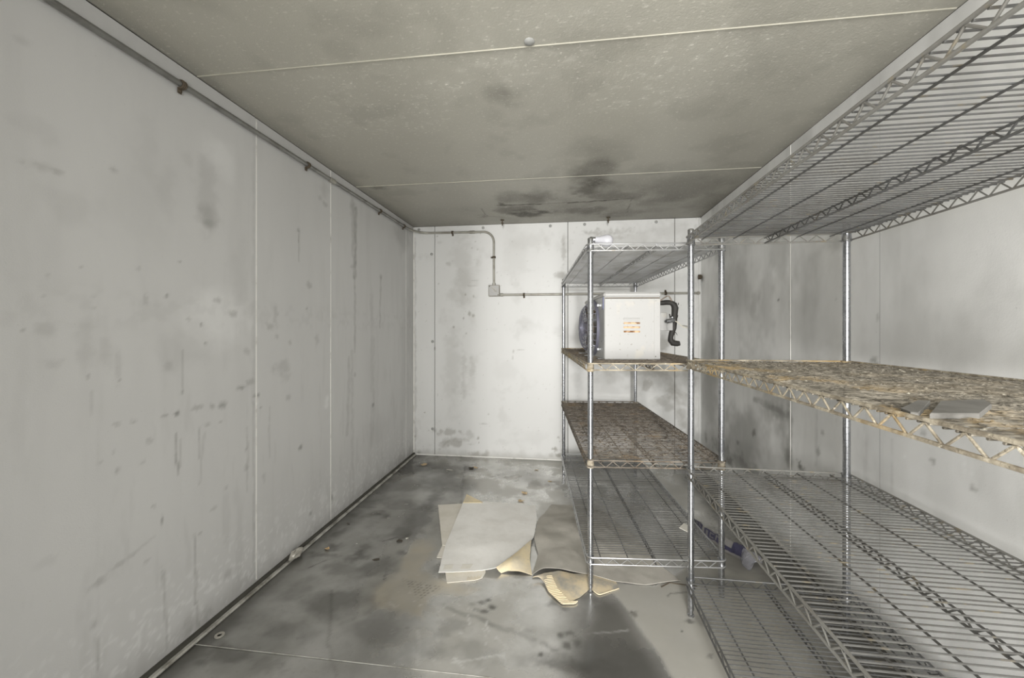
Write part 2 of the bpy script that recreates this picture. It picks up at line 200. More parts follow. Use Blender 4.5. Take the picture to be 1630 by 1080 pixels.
                 (3.054, 0.235, 0.085, 0.037, 0.6, 0.8), (2.289, 0.52, 0.035, 0.047, 0.4, 0.7), (1.7, 1.07, 0.018, 0.017, 0.55, 0.8),
                 (1.682, 1.241, 0.009, 0.015, 0.4, 0.6), (2.15, 1.272, 0.188, 0.252, 0.12, 0.8), (1.962, 0.979, 0.119, 0.114, 0.12, 0.8),
                 (1.49, 0.844, 0.016, 0.01, 0.4, 0.7), (1.456, 0.761, 0.013, 0.009, 0.5, 0.7), (1.327, 0.724, 0.009, 0.011, 0.5, 0.6),
                 (1.403, 1.359, 0.111, 0.098, 0.08, 0.8), (2.388, 1.359, 0.013, 0.011, 0.7, 0.4), (1.916, 1.332, 0.008, 0.006, 0.4, 0.4),
                 (2.674, 1.333, 0.065, 0.119, 0.25, 0.7), (1.921, 1.583, 0.059, 0.042, 0.2, 0.7), (1.275, 1.289, 0.076, 0.106, 0.1, 0.8),
                 (2.382, 1.632, 0.099, 0.21, 0.25, 0.7), (3.168, 1.86, 0.318, 0.19, 0.3, 0.7), (3.6, 1.63, 0.061, 0.027, 0.6, 0.5)],
 'RIGHT_STROKES': [(2.674, 0.757, 2.289, 0.739, 0.018, 0.4), (2.271, 1.644, 2.271, 1.01, 0.009, 0.2), (2.271, 0.976, 2.283, 0.472, 0.023, 0.4),
                   (1.738, 1.005, 1.745, 0.578, 0.01, 0.14), (2.051, 0.819, 2.061, 0.547, 0.009, 0.2), (1.618, 0.788, 1.623, 0.601, 0.005, 0.15)],
 'TREAD': [(-0.759, 1.811), (-0.624, 1.682), (-0.548, 1.777), (-0.709, 1.803)]}
SHEETS = {'A': {'bottom': [(-0.594, 1.855, 0.018), (-0.497, 1.869, 0.02), (-0.394, 1.894, 0.02), (-0.355, 1.9, 0.024), (-0.319, 1.909, 0.03)],
       'left': [(-0.661, 2.598, 0.03), (-0.649, 2.349, 0.018), (-0.633, 2.099, 0.016), (-0.594, 1.855, 0.018)],
       'right': [(-0.176, 2.653, 0.012), (-0.154, 2.46, 0.014), (-0.158, 2.244, 0.018), (-0.169, 2.195, 0.024), (-0.249, 2.025, 0.03), (-0.319, 1.909, 0.03)],
       'top': [(-0.661, 2.598, 0.03), (-0.594, 2.642, 0.03), (-0.524, 2.662, 0.022), (-0.379, 2.67, 0.014), (-0.176, 2.653, 0.012)]},
 'B': {'bottom': [(-0.655, 2.111, 0.008), (-0.453, 2.092, 0.008), (-0.264, 2.086, 0.008)],
       'left': [(-0.834, 2.593, 0.008), (-0.746, 2.357, 0.008), (-0.655, 2.111, 0.008)],
       'right': [(-0.402, 2.662, 0.006), (-0.264, 2.086, 0.008)],
       'top': [(-0.834, 2.593, 0.008), (-0.67, 2.633, 0.008), (-0.402, 2.662, 0.006)]},
 'B2': {'bottom': [(-0.649, 1.996, 0.005), (-0.499, 1.999, 0.004), (-0.387, 2.019, 0.004)],
        'left': [(-0.657, 2.157, 0.004), (-0.649, 1.996, 0.005)],
        'right': [(-0.44, 2.198, 0.004), (-0.387, 2.019, 0.004)],
        'top': [(-0.657, 2.157, 0.004), (-0.44, 2.198, 0.004)]},
 'C': {'bottom': [(-0.537, 1.805, 0.004), (-0.47, 1.823, 0.004), (-0.411, 1.839, 0.004), (-0.378, 1.86, 0.004)],
       'left': [(-0.579, 1.911, 0.005), (-0.537, 1.805, 0.004)],
       'right': [(-0.386, 1.962, 0.005), (-0.371, 1.902, 0.005), (-0.378, 1.86, 0.004)],
       'top': [(-0.579, 1.911, 0.005), (-0.386, 1.962, 0.005)]},
 'D': {'bottom': [(-0.144, 1.902, 0.012), (-0.098, 1.936, 0.03), (-0.008, 1.942, 0.03), (0.085, 1.931, 0.022), (0.153, 1.929, 0.02), (0.25, 1.906, 0.012),
                  (0.392, 1.905, 0.006), (0.556, 1.962, 0.004)],
       'left': [(-0.071, 2.701, 0.005), (-0.117, 2.55, 0.006), (-0.152, 2.469, 0.01), (-0.157, 2.22, 0.022), (-0.124, 2.085, 0.012), (-0.144, 1.902, 0.012)],
       'right': [(0.388, 2.409, 0.004), (0.493, 2.067, 0.004), (0.556, 1.962, 0.004)],
       'top': [(-0.071, 2.701, 0.005), (0.063, 2.709, 0.005), (0.266, 2.639, 0.004), (0.388, 2.409, 0.004)]},
 'E': {'bottom': [(-0.091, 1.877, 0.012), (-0.064, 1.797, 0.01), (0.003, 1.719, 0.005), (0.078, 1.78, 0.005), (0.129, 1.847, 0.005), (0.162, 1.803, 0.005),
                  (0.258, 1.864, 0.004)],
       'left': [(-0.138, 1.872, 0.02), (-0.115, 1.886, 0.016), (-0.091, 1.877, 0.012)],
       'right': [(0.252, 1.92, 0.006), (0.258, 1.864, 0.004)],
       'top': [(-0.138, 1.872, 0.02), (-0.086, 1.902, 0.024), (-0.014, 1.931, 0.024), (0.052, 1.924, 0.018), (0.124, 1.94, 0.014), (0.195, 1.94, 0.01),
               (0.252, 1.92, 0.006)]},
 'E1': {'bottom': [(-0.295, 1.91, 0.004), (-0.266, 1.921, 0.012), (-0.2, 1.924, 0.012), (-0.145, 1.914, 0.004)],
        'left': [(-0.319, 1.906, 0.032), (-0.306, 1.904, 0.018), (-0.295, 1.91, 0.004)],
        'right': [(-0.169, 2.19, 0.028), (-0.165, 2.019, 0.02), (-0.145, 1.914, 0.004)],
        'top': [(-0.319, 1.906, 0.032), (-0.248, 2.021, 0.034), (-0.169, 2.19, 0.028)]},
 'FC': {'bottom': [(-0.659, 2.591, 0.033), (-0.605, 2.599, 0.033), (-0.533, 2.624, 0.026)],
        'left': [(-0.662, 2.702, 0.045), (-0.659, 2.591, 0.033)],
        'right': [(-0.536, 2.638, 0.026), (-0.533, 2.624, 0.026)],
        'top': [(-0.662, 2.702, 0.045), (-0.597, 2.658, 0.04), (-0.536, 2.638, 0.026)]}}


# ---------------------------------------------------------------- helpers
rng = random.Random(7)

def smooth(a, b, x):
    t = np.clip((x - a) / (b - a), 0, 1)
    return t * t * (3 - 2 * t)

_LAT = np.random.RandomState(3).rand(256, 256)

def vnoise(u, v):
    iu = np.floor(u).astype(int); iv = np.floor(v).astype(int)
    fu = u - iu; fv = v - iv
    fu = fu * fu * (3 - 2 * fu); fv = fv * fv * (3 - 2 * fv)
    a = _LAT[iu % 256, iv % 256]; b = _LAT[(iu + 1) % 256, iv % 256]
    c = _LAT[iu % 256, (iv + 1) % 256]; d = _LAT[(iu + 1) % 256, (iv + 1) % 256]
    return (a * (1 - fu) + b * fu) * (1 - fv) + (c * (1 - fu) + d * fu) * fv

def fbm(u, v, s, octv=4, seed=0):
    t = 0; amp = 0.5; tot = 0
    for k in range(octv):
        t = t + amp * vnoise(u * s + 17.3 * k + seed * 5.1, v * s + 9.7 * k + seed * 3.3)
        tot += amp; amp *= 0.55; s *= 2.1
    return t / tot

def spots(u, v, L, seed=0):
    m = np.zeros_like(u)
    for k, (a, b, ra, rb, s, n) in enumerate(L):
        ra = max(ra, 0.004); rb = max(rb, 0.004)
        R = 2.2
        near = (np.abs(u - a) < ra * R + 0.02) & (np.abs(v - b) < rb * R + 0.02)
        if not near.any():
            continue
        uu = u[near]; vv = v[near]
        d = np.sqrt(((uu - a) / ra) ** 2 + ((vv - b) / rb) ** 2)
        w = fbm(uu, vv, 1.6 / max(min(ra, rb), 0.006) * 0.6, 4, seed + k)
        d = d + (w - 0.5) * 2.4 * n
        val = s * (1 - smooth(0.25, 1.35, d))
        m[near] = 1 - (1 - m[near]) * (1 - val)
    return m

def strokes(u, v, L, seed=0):
    m = np.zeros_like(u)
    for k, (a0, b0, a1, b1, w, s) in enumerate(L):
        w = max(w, 0.0045)
        near = (u > min(a0, a1) - 3 * w) & (u < max(a0, a1) + 3 * w) & (v > min(b0, b1) - 3 * w) & (v < max(b0, b1) + 3 * w)
        if not near.any():
            continue
        uu = u[near]; vv = v[near]
        wob = (fbm(uu, vv, 18, 2, seed + k) - 0.5) * w * 2.0
        du, dv = a1 - a0, b1 - b0
        LL = du * du + dv * dv + 1e-9
        t = np.clip(((uu - a0) * du + (vv - b0) * dv) / LL, 0, 1)
        d = np.hypot(uu - a0 - t * du + wob, vv - b0 - t * dv + wob)
        br = 0.45 + 0.9 * fbm(uu, vv, 40, 2, seed + k + 50)
        val = np.clip(s * br, 0, 1) * (1 - smooth(0.5 * w, 1.5 * w, d))
        m[near] = 1 - (1 - m[near]) * (1 - val)
    return m

def in_poly(u, v, P, soft, warp=0.0, seed=0):
    if warp:
        u = u + (fbm(u, v, 9, 4, seed) - 0.5) * warp
        v = v + (fbm(u, v, 9, 4, seed + 5) - 0.5) * warp
    inside = np.zeros(u.shape, bool)
    dist = np.full(u.shape, 1e9)
    n = len(P)
    for i in range(n):
        (x0, y0), (x1, y1) = P[i], P[(i + 1) % n]
        c = ((y0 > v) != (y1 > v)) & (u < (x1 - x0) * (v - y0) / (y1 - y0 + 1e-12) + x0)
        inside ^= c
        dx, dy = x1 - x0, y1 - y0
        t = np.clip(((u - x0) * dx + (v - y0) * dy) / (dx * dx + dy * dy + 1e-12), 0, 1)
        dist = np.minimum(dist, np.hypot(u - x0 - t * dx, v - y0 - t * dy))
    sd = np.where(inside, dist, -dist)
    return smooth(-soft, soft, sd)

class MB:
    """collects vertices and faces of ONE mesh object"""
    def __init__(self):
        self.v = []; self.f = []; self.sm = []
    def add(self, V, F, sm=False):
        o = len(self.v)
        self.v += [tuple(p) for p in V]
        self.f += [tuple(i + o for i in f) for f in F]
        self.sm += [sm] * len(F)
        return self
    def box(self, x0, x1, y0, y1, z0, z1, bev=0.0, M=None):
        if bev <= 0:
            V = [(x0, y0, z0), (x1, y0, z0), (x1, y1, z0), (x0, y1, z0), (x0, y0, z1), (x1, y0, z1), (x1, y1, z1), (x0, y1, z1)]
            F = [(0, 3, 2, 1), (4, 5, 6, 7), (0, 1, 5, 4), (1, 2, 6, 5), (2, 3, 7, 6), (3, 0, 4, 7)]
            if M: V = [M @ Vector(p) for p in V]
            return self.add(V, F)
        b = min(bev, (x1 - x0) / 2.01, (y1 - y0) / 2.01, (z1 - z0) / 2.01)
        V = []; idx = {}
        xs, ys, zs = (x0, x1), (y0, y1), (z0, z1)
        for i in (0, 1):
            for j in (0, 1):
                for k in (0, 1):
                    sx, sy, sz = (b, -b)[i], (b, -b)[j], (b, -b)[k]
                    X, Y, Z = xs[i], ys[j], zs[k]
                    idx[i, j, k, 0] = len(V); V.append((X, Y + sy, Z + sz))
                    idx[i, j, k, 1] = len(V); V.append((X + sx, Y, Z + sz))
                    idx[i, j, k, 2] = len(V); V.append((X + sx, Y + sy, Z))
        F = []
        for s in (0, 1):
            q = [idx[s, 0, 0, 0], idx[s, 1, 0, 0], idx[s, 1, 1, 0], idx[s, 0, 1, 0]]; F.append(q if s else q[::-1])
            q = [idx[0, s, 0, 1], idx[0, s, 1, 1], idx[1, s, 1, 1], idx[1, s, 0, 1]]; F.append(q if s else q[::-1])
            q = [idx[0, 0, s, 2], idx[1, 0, s, 2], idx[1, 1, s, 2], idx[0, 1, s, 2]]; F.append(q if s else q[::-1])
        for a in (0, 1):
            for c in (0, 1):
                q = [idx[a, c, 0, 0], idx[a, c, 1, 0], idx[a, c, 1, 1], idx[a, c, 0, 1]]; F.append(q if (a ^ c) else q[::-1])
                q = [idx[a, 0, c, 0], idx[a, 1, c, 0], idx[a, 1, c, 2], idx[a, 0, c, 2]]; F.append(q[::-1] if (a ^ c) else q)
                q = [idx[0, a, c, 1], idx[1, a, c, 1], idx[1, a, c, 2], idx[0, a, c, 2]]; F.append(q if (a ^ c) else q[::-1])
                for d in (0, 1):
                    t = [idx[a, c, d, 0], idx[a, c, d, 1], idx[a, c, d, 2]]; F.append(t if (a ^ c ^ d) else t[::-1])
        if M: V = [M @ Vector(p) for p in V]
        return self.add(V, F)
    def tube(self, pts, r, n=8, closed=False, caps=True, sm=True):
        P = [Vector(p) for p in pts]
        m = len(P)
        T = []
        for i in range(m):
            a = P[i - 1] if (i > 0 or closed) else P[i]
            b = P[(i + 1) % m] if (i < m - 1 or closed) else P[i]
            T.append((b - a).normalized())
        up = Vector((0, 0, 1)) if abs(T[0].z) < 0.9 else Vector((1, 0, 0))
        N = (up - T[0] * up.dot(T[0])).normalized()
        V = []; F = []
        for i in range(m):
            N = (N - T[i] * N.dot(T[i])).normalized()
            B = T[i].cross(N)
            rr = r[i] if isinstance(r, (list, tuple)) else r
            for k in range(n):
                a = 2 * PI * k / n
                V.append(P[i] + (N * math.cos(a) + B * math.sin(a)) * rr)
        for i in range(m if closed else m - 1):
            j = (i + 1) % m
            for k in range(n):
                k2 = (k + 1) % n
                F.append((i * n + k, j * n + k, j * n + k2, i * n + k2))
        if caps and not closed:
            F.append(tuple(range(n)))
            F.append(tuple(reversed(range((m - 1) * n, m * n))))
        F = [f[::-1] for f in F]
        return self.add(V, F, sm)
    def lathe(self, prof, n=16, c=(0, 0, 0), axis='z', sm=True, M=None):
        V = []; F = []
        m = len(prof)
        for r, z in prof:
            for k in range(n):
                a = 2 * PI * k / n
                p = Vector((r * math.cos(a), r * math.sin(a), z))
                if axis == 'y': p = Vector((p.x, -p.z, p.y))
                if axis == 'x': p = Vector((p.z, p.y, -p.x))
                p = M @ p if M else p
                V.append(p + Vector(c))
        for i in range(m - 1):
            for k in range(n):
                k2 = (k + 1) % n
                F.append((i * n + k, i * n + k2, (i + 1) * n + k2, (i + 1) * n + k))
        F.append(tuple(reversed(range(n)))); F.append(tuple(range((m - 1) * n, m * n)))
        return self.add(V, F, sm)
    def mesh(self, name, mat=None):
        me = bpy.data.meshes.new(name)
        me.from_pydata(self.v, [], self.f)
        me.polygons.foreach_set('use_smooth', self.sm)
        if any(self.sm):
            me.set_sharp_from_angle(angle=math.radians(40))
        if mat: me.materials.append(mat)
        me.update()
        return me
    def build(self, name, mat, parent=None, loc=None):
        return link(name, self.mesh(name, mat), parent, loc)

def link(name, me, parent=None, loc=None, rotz=0.0):
    o = bpy.data.objects.new(name, me)
    COL.objects.link(o)
    if parent: o.parent = parent
    if loc: o.location = loc
    if rotz: o.rotation_euler = (0, 0, rotz)
    return o

def tag(o, label=None, cat=None, group=None, kind=None):
    if label: o['label'] = label
    if cat: o['category'] = cat
    if group: o['group'] = group
    if kind: o['kind'] = kind
    return o

def empty(name, loc, rotz=0.0):
    o = bpy.data.objects.new(name, None)
    COL.objects.link(o)
    o.location = loc
    o.rotation_euler = (0, 0, rotz)
    o.empty_display_size = 0.1
    return o

# ---------------------------------------------------------------- materials
class NT:
    def __init__(self, name):
        self.m = bpy.data.materials.new(name)
        self.m.use_nodes = True
        self.t = self.m.node_tree
        self.b = self.t.nodes['Principled BSDF']
    def n(self, typ, **kw):
        x = self.t.nodes.new(typ)
        for k, v in kw.items():
            setattr(x, k, v)
        return x
    def l(self, a, b):
        self.t.links.new(a, b)
    def put(self, sock, val):
        if hasattr(val, 'node'): self.l(val, sock)
        else:
            if sock.type == 'RGBA' and len(val) == 3: val = (*val, 1)
            sock.default_value = val
    def coord(self, scale=(1, 1, 1), kind='Object'):
        c = self.n('ShaderNodeTexCoord'); mp = self.n('ShaderNodeMapping')
        mp.inputs['Scale'].default_value = scale
        self.l(c.outputs[kind], mp.inputs['Vector'])
        return mp.outputs['Vector']
    def pos(self, scale=(1, 1, 1)):
        g = self.n('ShaderNodeNewGeometry'); mp = self.n('ShaderNodeMapping')
        mp.inputs['Scale'].default_value = scale
        self.l(g.outputs['Position'], mp.inputs['Vector'])
        return mp.outputs['Vector']
    def noise(self, scale, detail=3, rough=0.55, vec=None, dist=0.0):
        x = self.n('ShaderNodeTexNoise')
        x.inputs['Scale'].default_value = scale
        x.inputs['Detail'].default_value = detail
        x.inputs['Roughness'].default_value = rough
        x.inputs['Distortion'].default_value = dist
        self.l(vec if vec is not None else self.coord(), x.inputs['Vector'])
        return x.outputs['Fac']
    def ramp(self, fac, lo, hi, a=0.0, b=1.0):
        x = self.n('ShaderNodeMapRange')
        x.interpolation_type = 'SMOOTHSTEP'
        x.inputs['From Min'].default_value = lo; x.inputs['From Max'].default_value = hi
        x.inputs['To Min'].default_value = a; x.inputs['To Max'].default_value = b
        self.l(fac, x.inputs['Value'])
        return x.outputs['Result']
    def math(self, op, a, b=0.0):
        x = self.n('ShaderNodeMath', operation=op)
        self.put(x.inputs[0], a); self.put(x.inputs[1], b)
        return x.outputs[0]
    def mix(self, fac, a, b):
        x = self.n('ShaderNodeMix', data_type='RGBA')
        self.put(x.inputs['Factor'], fac)
        self.put(x.inputs[6], a); self.put(x.inputs[7], b)
        return x.outputs[2]
    def mixf(self, fac, a, b):
        x = self.n('ShaderNodeMix', data_type='FLOAT')
        self.put(x.inputs['Factor'], fac)
        self.put(x.inputs[2], a); self.put(x.inputs[3], b)
        return x.outputs[0]
    def attr(self, name):
        x = self.n('ShaderNodeAttribute', attribute_name=name)
        return x.outputs['Fac']
    def bump(self, h, strength=0.2, dist=0.002):
        x = self.n('ShaderNodeBump')
        x.inputs['Strength'].default_value = strength
        x.inputs['Distance'].default_value = dist
        self.l(h, x.inputs['Height'])
        self.l(x.outputs['Normal'], self.b.inputs['Normal'])
    def set(self, color=None, rough=None, metal=None, spec=None, **kw):
        if color is not None: self.put(self.b.inputs['Base Color'], color)
        if rough is not None: self.put(self.b.inputs['Roughness'], rough)
        if metal is not None: self.put(self.b.inputs['Metallic'], metal)
        if spec is not None: self.put(self.b.inputs['Specular IOR Level'], spec)
        for k, v in kw.items(): self.put(self.b.inputs[k], v)
        return self.m

def wall_material(name, base, dark, pale, rough=0.42, streak=0.3, blotch=0.14, metal=0.0, spec=0.5, bscale=260.0, bstr=0.22, glint=False, stain_shade_amt=1.0):
    t = NT(name)
    a = t.noise(2.2, 4, 0.55, t.coord((1, 1, 0.28)))
    b = t.noise(9, 5, 0.6, t.coord((1, 1, 0.35)))
    f = t.math('MULTIPLY', t.ramp(a, 0.35, 0.72), blotch)
    f = t.math('ADD', f, t.math('MULTIPLY', t.ramp(b, 0.45, 0.8), streak * 0.25))
    c = t.mix(f, base, tuple(x * 0.62 for x in base))
    sp = t.noise(90, 2, 0.6)
    c = t.mix(t.math('MULTIPLY', t.ramp(sp, 0.70, 0.80), 0.18), c, dark)
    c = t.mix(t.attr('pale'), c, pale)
    c = t.mix(t.math('MULTIPLY', t.attr('stain'), stain_shade_amt), c, dark)
    if glint:
        gl = t.ramp(t.noise(95, 2, 0.5, t.coord((0.6, 1, 1))), 0.61, 0.69)  # glints painted into the colour, strongest in the pale areas
        c = t.mix(t.math('MULTIPLY', gl, t.math('ADD', 0.20, t.math('MULTIPLY', t.attr('pale'), 1.6))), c, (0.84, 0.82, 0.74))
    h = t.noise(bscale, 2, 0.5)
    t.bump(h, bstr, 0.0012)
    rr = t.mixf(t.attr('stain'), rough, 0.75)
    return t.set(c, rr, metal, spec)

M = {}
M['wall'] = wall_material('grey_wall_sheet', (0.60, 0.597, 0.585), (0.12, 0.115, 0.10), (0.80, 0.80, 0.79), stain_shade_amt=0.72)
M['back'] = wall_material('white_wall_sheet', (0.73, 0.73, 0.715), (0.25, 0.235, 0.20), (0.80, 0.80, 0.79), blotch=0.08, streak=0.15, stain_shade_amt=0.85)
M['right'] = wall_material('dull_wall_sheet', (0.74, 0.738, 0.72), (0.11, 0.107, 0.09), (0.80, 0.80, 0.79), blotch=0.36, streak=0.6)
M['ceiling'] = wall_material('ceiling_sheet', (0.43, 0.415, 0.358), (0.05, 0.045, 0.034), (0.64, 0.625, 0.56), rough=0.36, blotch=0.12, streak=0.1, bscale=150.0, bstr=0.7, glint=True)

t = NT('wall_core'); M['core'] = t.set(t.mix(t.noise(12), (0.10, 0.098, 0.09), (0.16, 0.155, 0.14)), 0.8)
t = NT('joint_bead'); M['bead'] = t.set(t.mix(t.noise(25), (0.50, 0.485, 0.41), (0.36, 0.345, 0.285)), 0.4)
t = NT('dark_gap'); M['gap'] = t.set(t.mix(t.noise(18, 4), (0.045, 0.043, 0.036), (0.10, 0.095, 0.08)), 0.85)
t = NT('pale_channel'); M['channel'] = t.set(t.mix(t.ramp(t.noise(14, 5), 0.4, 0.7), (0.50, 0.49, 0.45), (0.22, 0.21, 0.18)), 0.5)
t = NT('white_channel'); M['channel_white'] = t.set(t.mix(t.ramp(t.noise(14, 5), 0.5, 0.8), (0.85, 0.84, 0.80), (0.45, 0.44, 0.40)), 0.4)
t = NT('plug'); M['plug'] = t.set(t.mix(t.noise(60), (0.30, 0.30, 0.285), (0.40, 0.40, 0.385)), 0.5)

# floor: dull coated metal, clean where scuffed bright, dusty elsewhere
t = NT('floor_metal')
n1 = t.noise(6, 5, 0.6); n2 = t.noise(45, 4, 0.6)
base = t.mix(t.ramp(n1, 0.3, 0.7), (0.70, 0.695, 0.67), (0.57, 0.565, 0.535))
base = t.mix(t.math('MULTIPLY', t.ramp(n2, 0.55, 0.75), 0.25), base, (0.40, 0.385, 0.35))
c = t.mix(t.attr('pale'), base, (0.80, 0.80, 0.78))
c = t.mix(t.attr('dust'), c, (0.42, 0.405, 0.362))  # this mask holds the matte area with the slanted edge
c = t.mix(t.attr('tan'), c, (0.60, 0.545, 0.44))
c = t.mix(t.attr('stain'), c, (0.075, 0.072, 0.062))
c = t.mix(t.attr('scratch'), c, (0.85, 0.85, 0.83))
dusty = t.math('MAXIMUM', t.attr('dust'), t.attr('tan'))  # matte area and tan together
rg = t.mixf(dusty, t.ramp(n1, 0.3, 0.75, 0.15, 0.28), 0.5)
mt = t.mixf(dusty, 0.70, 0.0)
mt = t.math('MULTIPLY', mt, t.math('SUBTRACT', 1.0, t.math('MULTIPLY', t.attr('stain'), 0.35)))
t.bump(t.noise(30, 3), 0.06, 0.002)
M['floor'] = t.set(c, rg, mt, 0.5)

t = NT('zinc')
n1 = t.noise(14, 4, vec=t.pos()); n2 = t.noise(60, 3, vec=t.pos())
c = t.mix(t.ramp(n1, 0.35, 0.7), (0.50, 0.51, 0.53), (0.34, 0.35, 0.37))
c = t.mix(t.math('MULTIPLY', t.ramp(n2, 0.70, 0.76), 0.7), c, (0.26, 0.19, 0.11))
M['zinc'] = t.set(c, t.ramp(n1, 0.3, 0.7, 0.22, 0.32), 0.97)
def wire_mat(name, a, b, clot, amt, lo, rough, metal):
    t = NT(name)
    n1 = t.noise(7, 4, vec=t.pos()); n2 = t.noise(30, 4, vec=t.pos())
    c = t.mix(t.ramp(n1, 0.4, 0.7), a, b)
    c = t.mix(t.math('MULTIPLY', t.ramp(n2, lo, lo + 0.12), amt), c, clot)
    return t.set(c, rough, metal)
M['wire_bright'] = wire_mat('plated_wire', (0.52, 0.525, 0.53), (0.40, 0.395, 0.385), (0.36, 0.31, 0.23), 0.5, 0.62, 0.36, 0.8)
M['wire'] = wire_mat('dull_wire', (0.22, 0.222, 0.222), (0.16, 0.157, 0.15), (0.27, 0.23, 0.16), 0.6, 0.60, 0.40, 0.75)
M['wire_dusty'] = wire_mat('dull_wire_dusty', (0.145, 0.143, 0.135), (0.11, 0.105, 0.095), (0.24, 0.20, 0.13), 0.6, 0.58, 0.55, 0.45)
M['rail_dusty'] = wire_mat('dusty_rail', (0.28, 0.275, 0.255), (0.21, 0.20, 0.18), (0.32, 0.27, 0.18), 0.6, 0.58, 0.5, 0.5)
def rust_mat(name, dark, mid, gold, gold_amt, lo, hi, gl=0.50, scale=48, edge=False):
    t = NT(name)
    n1 = t.noise(7, 5, vec=t.pos()); n2 = t.noise(scale, 5, 0.65, t.pos((0.4, 1, 1)))
    c = t.mix(t.ramp(n2, 0.36, 0.64), dark, mid)
    g = t.math('MULTIPLY', t.ramp(n1, gl, gl + 0.14), gold_amt)
    if edge:
        sx = t.n('ShaderNodeSeparateXYZ'); t.l(t.pos(), sx.inputs[0])
        g = t.math('MULTIPLY', g, t.ramp(sx.outputs['X'], 0.53, 0.80, 1.0, 0.12))
    c = t.mix(g, c, gold)
    c = t.mix(t.ramp(t.noise(80, 4, vec=t.pos((0.5, 1, 1))), 0.63, 0.71), c, hi)
    t.bump(t.noise(160, 3), 0.6, 0.002)
    return t.set(c, 0.72, 0.05)
M['rust'] = rust_mat('rusted_wire', (0.20, 0.17, 0.125), (0.44, 0.39, 0.30), (0.46, 0.31, 0.12), 0.6, 0, (0.62, 0.57, 0.46))
M['rust_dark'] = rust_mat('dirty_rusted_wire', (0.085, 0.075, 0.058), (0.25, 0.225, 0.18), (0.33, 0.235, 0.11), 0.7, 0, (0.50, 0.465, 0.38), 0.48, edge=True)
M['rust_brown'] = rust_mat('brown_rusted_wire', (0.085, 0.070, 0.055), (0.22, 0.19, 0.155), (0.24, 0.165, 0.09), 0.5, 0, (0.42, 0.37, 0.29), 0.54)
t = NT('grey_conduit')
c = t.mix(t.ramp(t.noise(10, 4), 0.4, 0.7), (0.30, 0.30, 0.285), (0.20, 0.195, 0.18))
M['conduit'] = t.set(c, 0.38, 0.7)
t = NT('pale_conduit')
c = t.mix(t.ramp(t.noise(12, 4), 0.4, 0.7), (0.40, 0.39, 0.345), (0.28, 0.265, 0.225))
M['conduit_pale'] = t.set(c, 0.4, 0.3)
t = NT('rusty_iron')
M['iron'] = t.set(t.mix(t.noise(60, 4), (0.05, 0.04, 0.028), (0.16, 0.125, 0.085)), 0.75, 0.3)
t = NT('white_enamel')
n = t.noise(70, 4, 0.65)
c = t.mix(t.ramp(n, 0.62, 0.76), (0.43, 0.426, 0.415), (0.21, 0.18, 0.14))
c = t.mix(t.math('MULTIPLY', t.ramp(t.noise(9, 3), 0.58, 0.72), 0.5), c, (0.52, 0.49, 0.42))
M['enamel'] = t.set(c, 0.42)
t = NT('louvre_rust'); M['louvre'] = t.set(t.mix(t.ramp(t.noise(40, 3), 0.4, 0.65), (0.68, 0.47, 0.29), (0.20, 0.10, 0.045)), 0.8)
t = NT('grey_side_sheet'); M['side'] = t.set(t.mix(t.noise(20, 4), (0.42, 0.42, 0.41), (0.52, 0.52, 0.51)), 0.4, 0.3)
t = NT('blue_grey_guard'); M['guard'] = t.set(t.mix(t.noise(30), (0.15, 0.15, 0.20), (0.23, 0.23, 0.28)), 0.4, 0.4)
t = NT('blue_sticker'); M['sticker'] = t.set(t.mix(t.noise(220, 2), (0.09, 0.11, 0.30), (0.20, 0.22, 0.42)), 0.5)
t = NT('black_foam'); t.bump(t.noise(90, 4), 0.6, 0.004); M['foam'] = t.set(t.mix(t.noise(30, 4), (0.012, 0.011, 0.010), (0.05, 0.047, 0.042)), 0.65)
t = NT('cream_cable'); M['cable'] = t.set(t.mix(t.noise(40), (0.66, 0.61, 0.48), (0.75, 0.72, 0.62)), 0.5)
t = NT('brown_wire'); M['brown'] = t.set(t.mix(t.noise(40), (0.20, 0.15, 0.11), (0.32, 0.28, 0.24)), 0.5)
t = NT('frosted_bulb'); M['bulb'] = t.set(t.mix(t.noise(8), (0.50, 0.50, 0.53), (0.46, 0.46, 0.49)), 0.25, **{'Subsurface Weight': 0.2, 'Subsurface Radius': (0.02, 0.02, 0.02)})

def card_material(name, a, b, spot, tscale=7.0):
    t = NT(name)
    n1 = t.noise(tscale, 5, 0.6, t.coord((1, 1, 1), 'Object')); n2 = t.noise(70, 4, 0.65)
    c = t.mix(t.ramp(n1, 0.38, 0.68), a, b)
    c = t.mix(t.math('MULTIPLY', t.ramp(n2, 0.60, 0.75), 0.35), c, spot)
    t.bump(t.noise(40, 4), 0.25, 0.003)
    return t.set(c, 0.85, 0.0, 0.2)
M['card_pale'] = card_material('pale_dusty_card', (0.93, 0.915, 0.875), (0.85, 0.83, 0.785), (0.68, 0.62, 0.53))
M['card_cream'] = card_material('cream_card', (0.86, 0.82, 0.74), (0.78, 0.74, 0.65), (0.50, 0.44, 0.34))
M['card_tan'] = card_material('tan_card', (0.76, 0.65, 0.44), (0.62, 0.55, 0.42), (0.34, 0.30, 0.24), 14.0)
M['card_grey'] = card_material('grey_dusty_card', (0.49, 0.465, 0.415), (0.40, 0.38, 0.335), (0.27, 0.255, 0.225))
M['card_mix'] = card_material('tan_card_with_grey_dust', (0.64, 0.54, 0.37), (0.36, 0.345, 0.31), (0.30, 0.27, 0.22), 11.0)
M['card_flute'] = card_material('flute_card', (0.80, 0.70, 0.50), (0.72, 0.62, 0.43), (0.5, 0.4, 0.26))
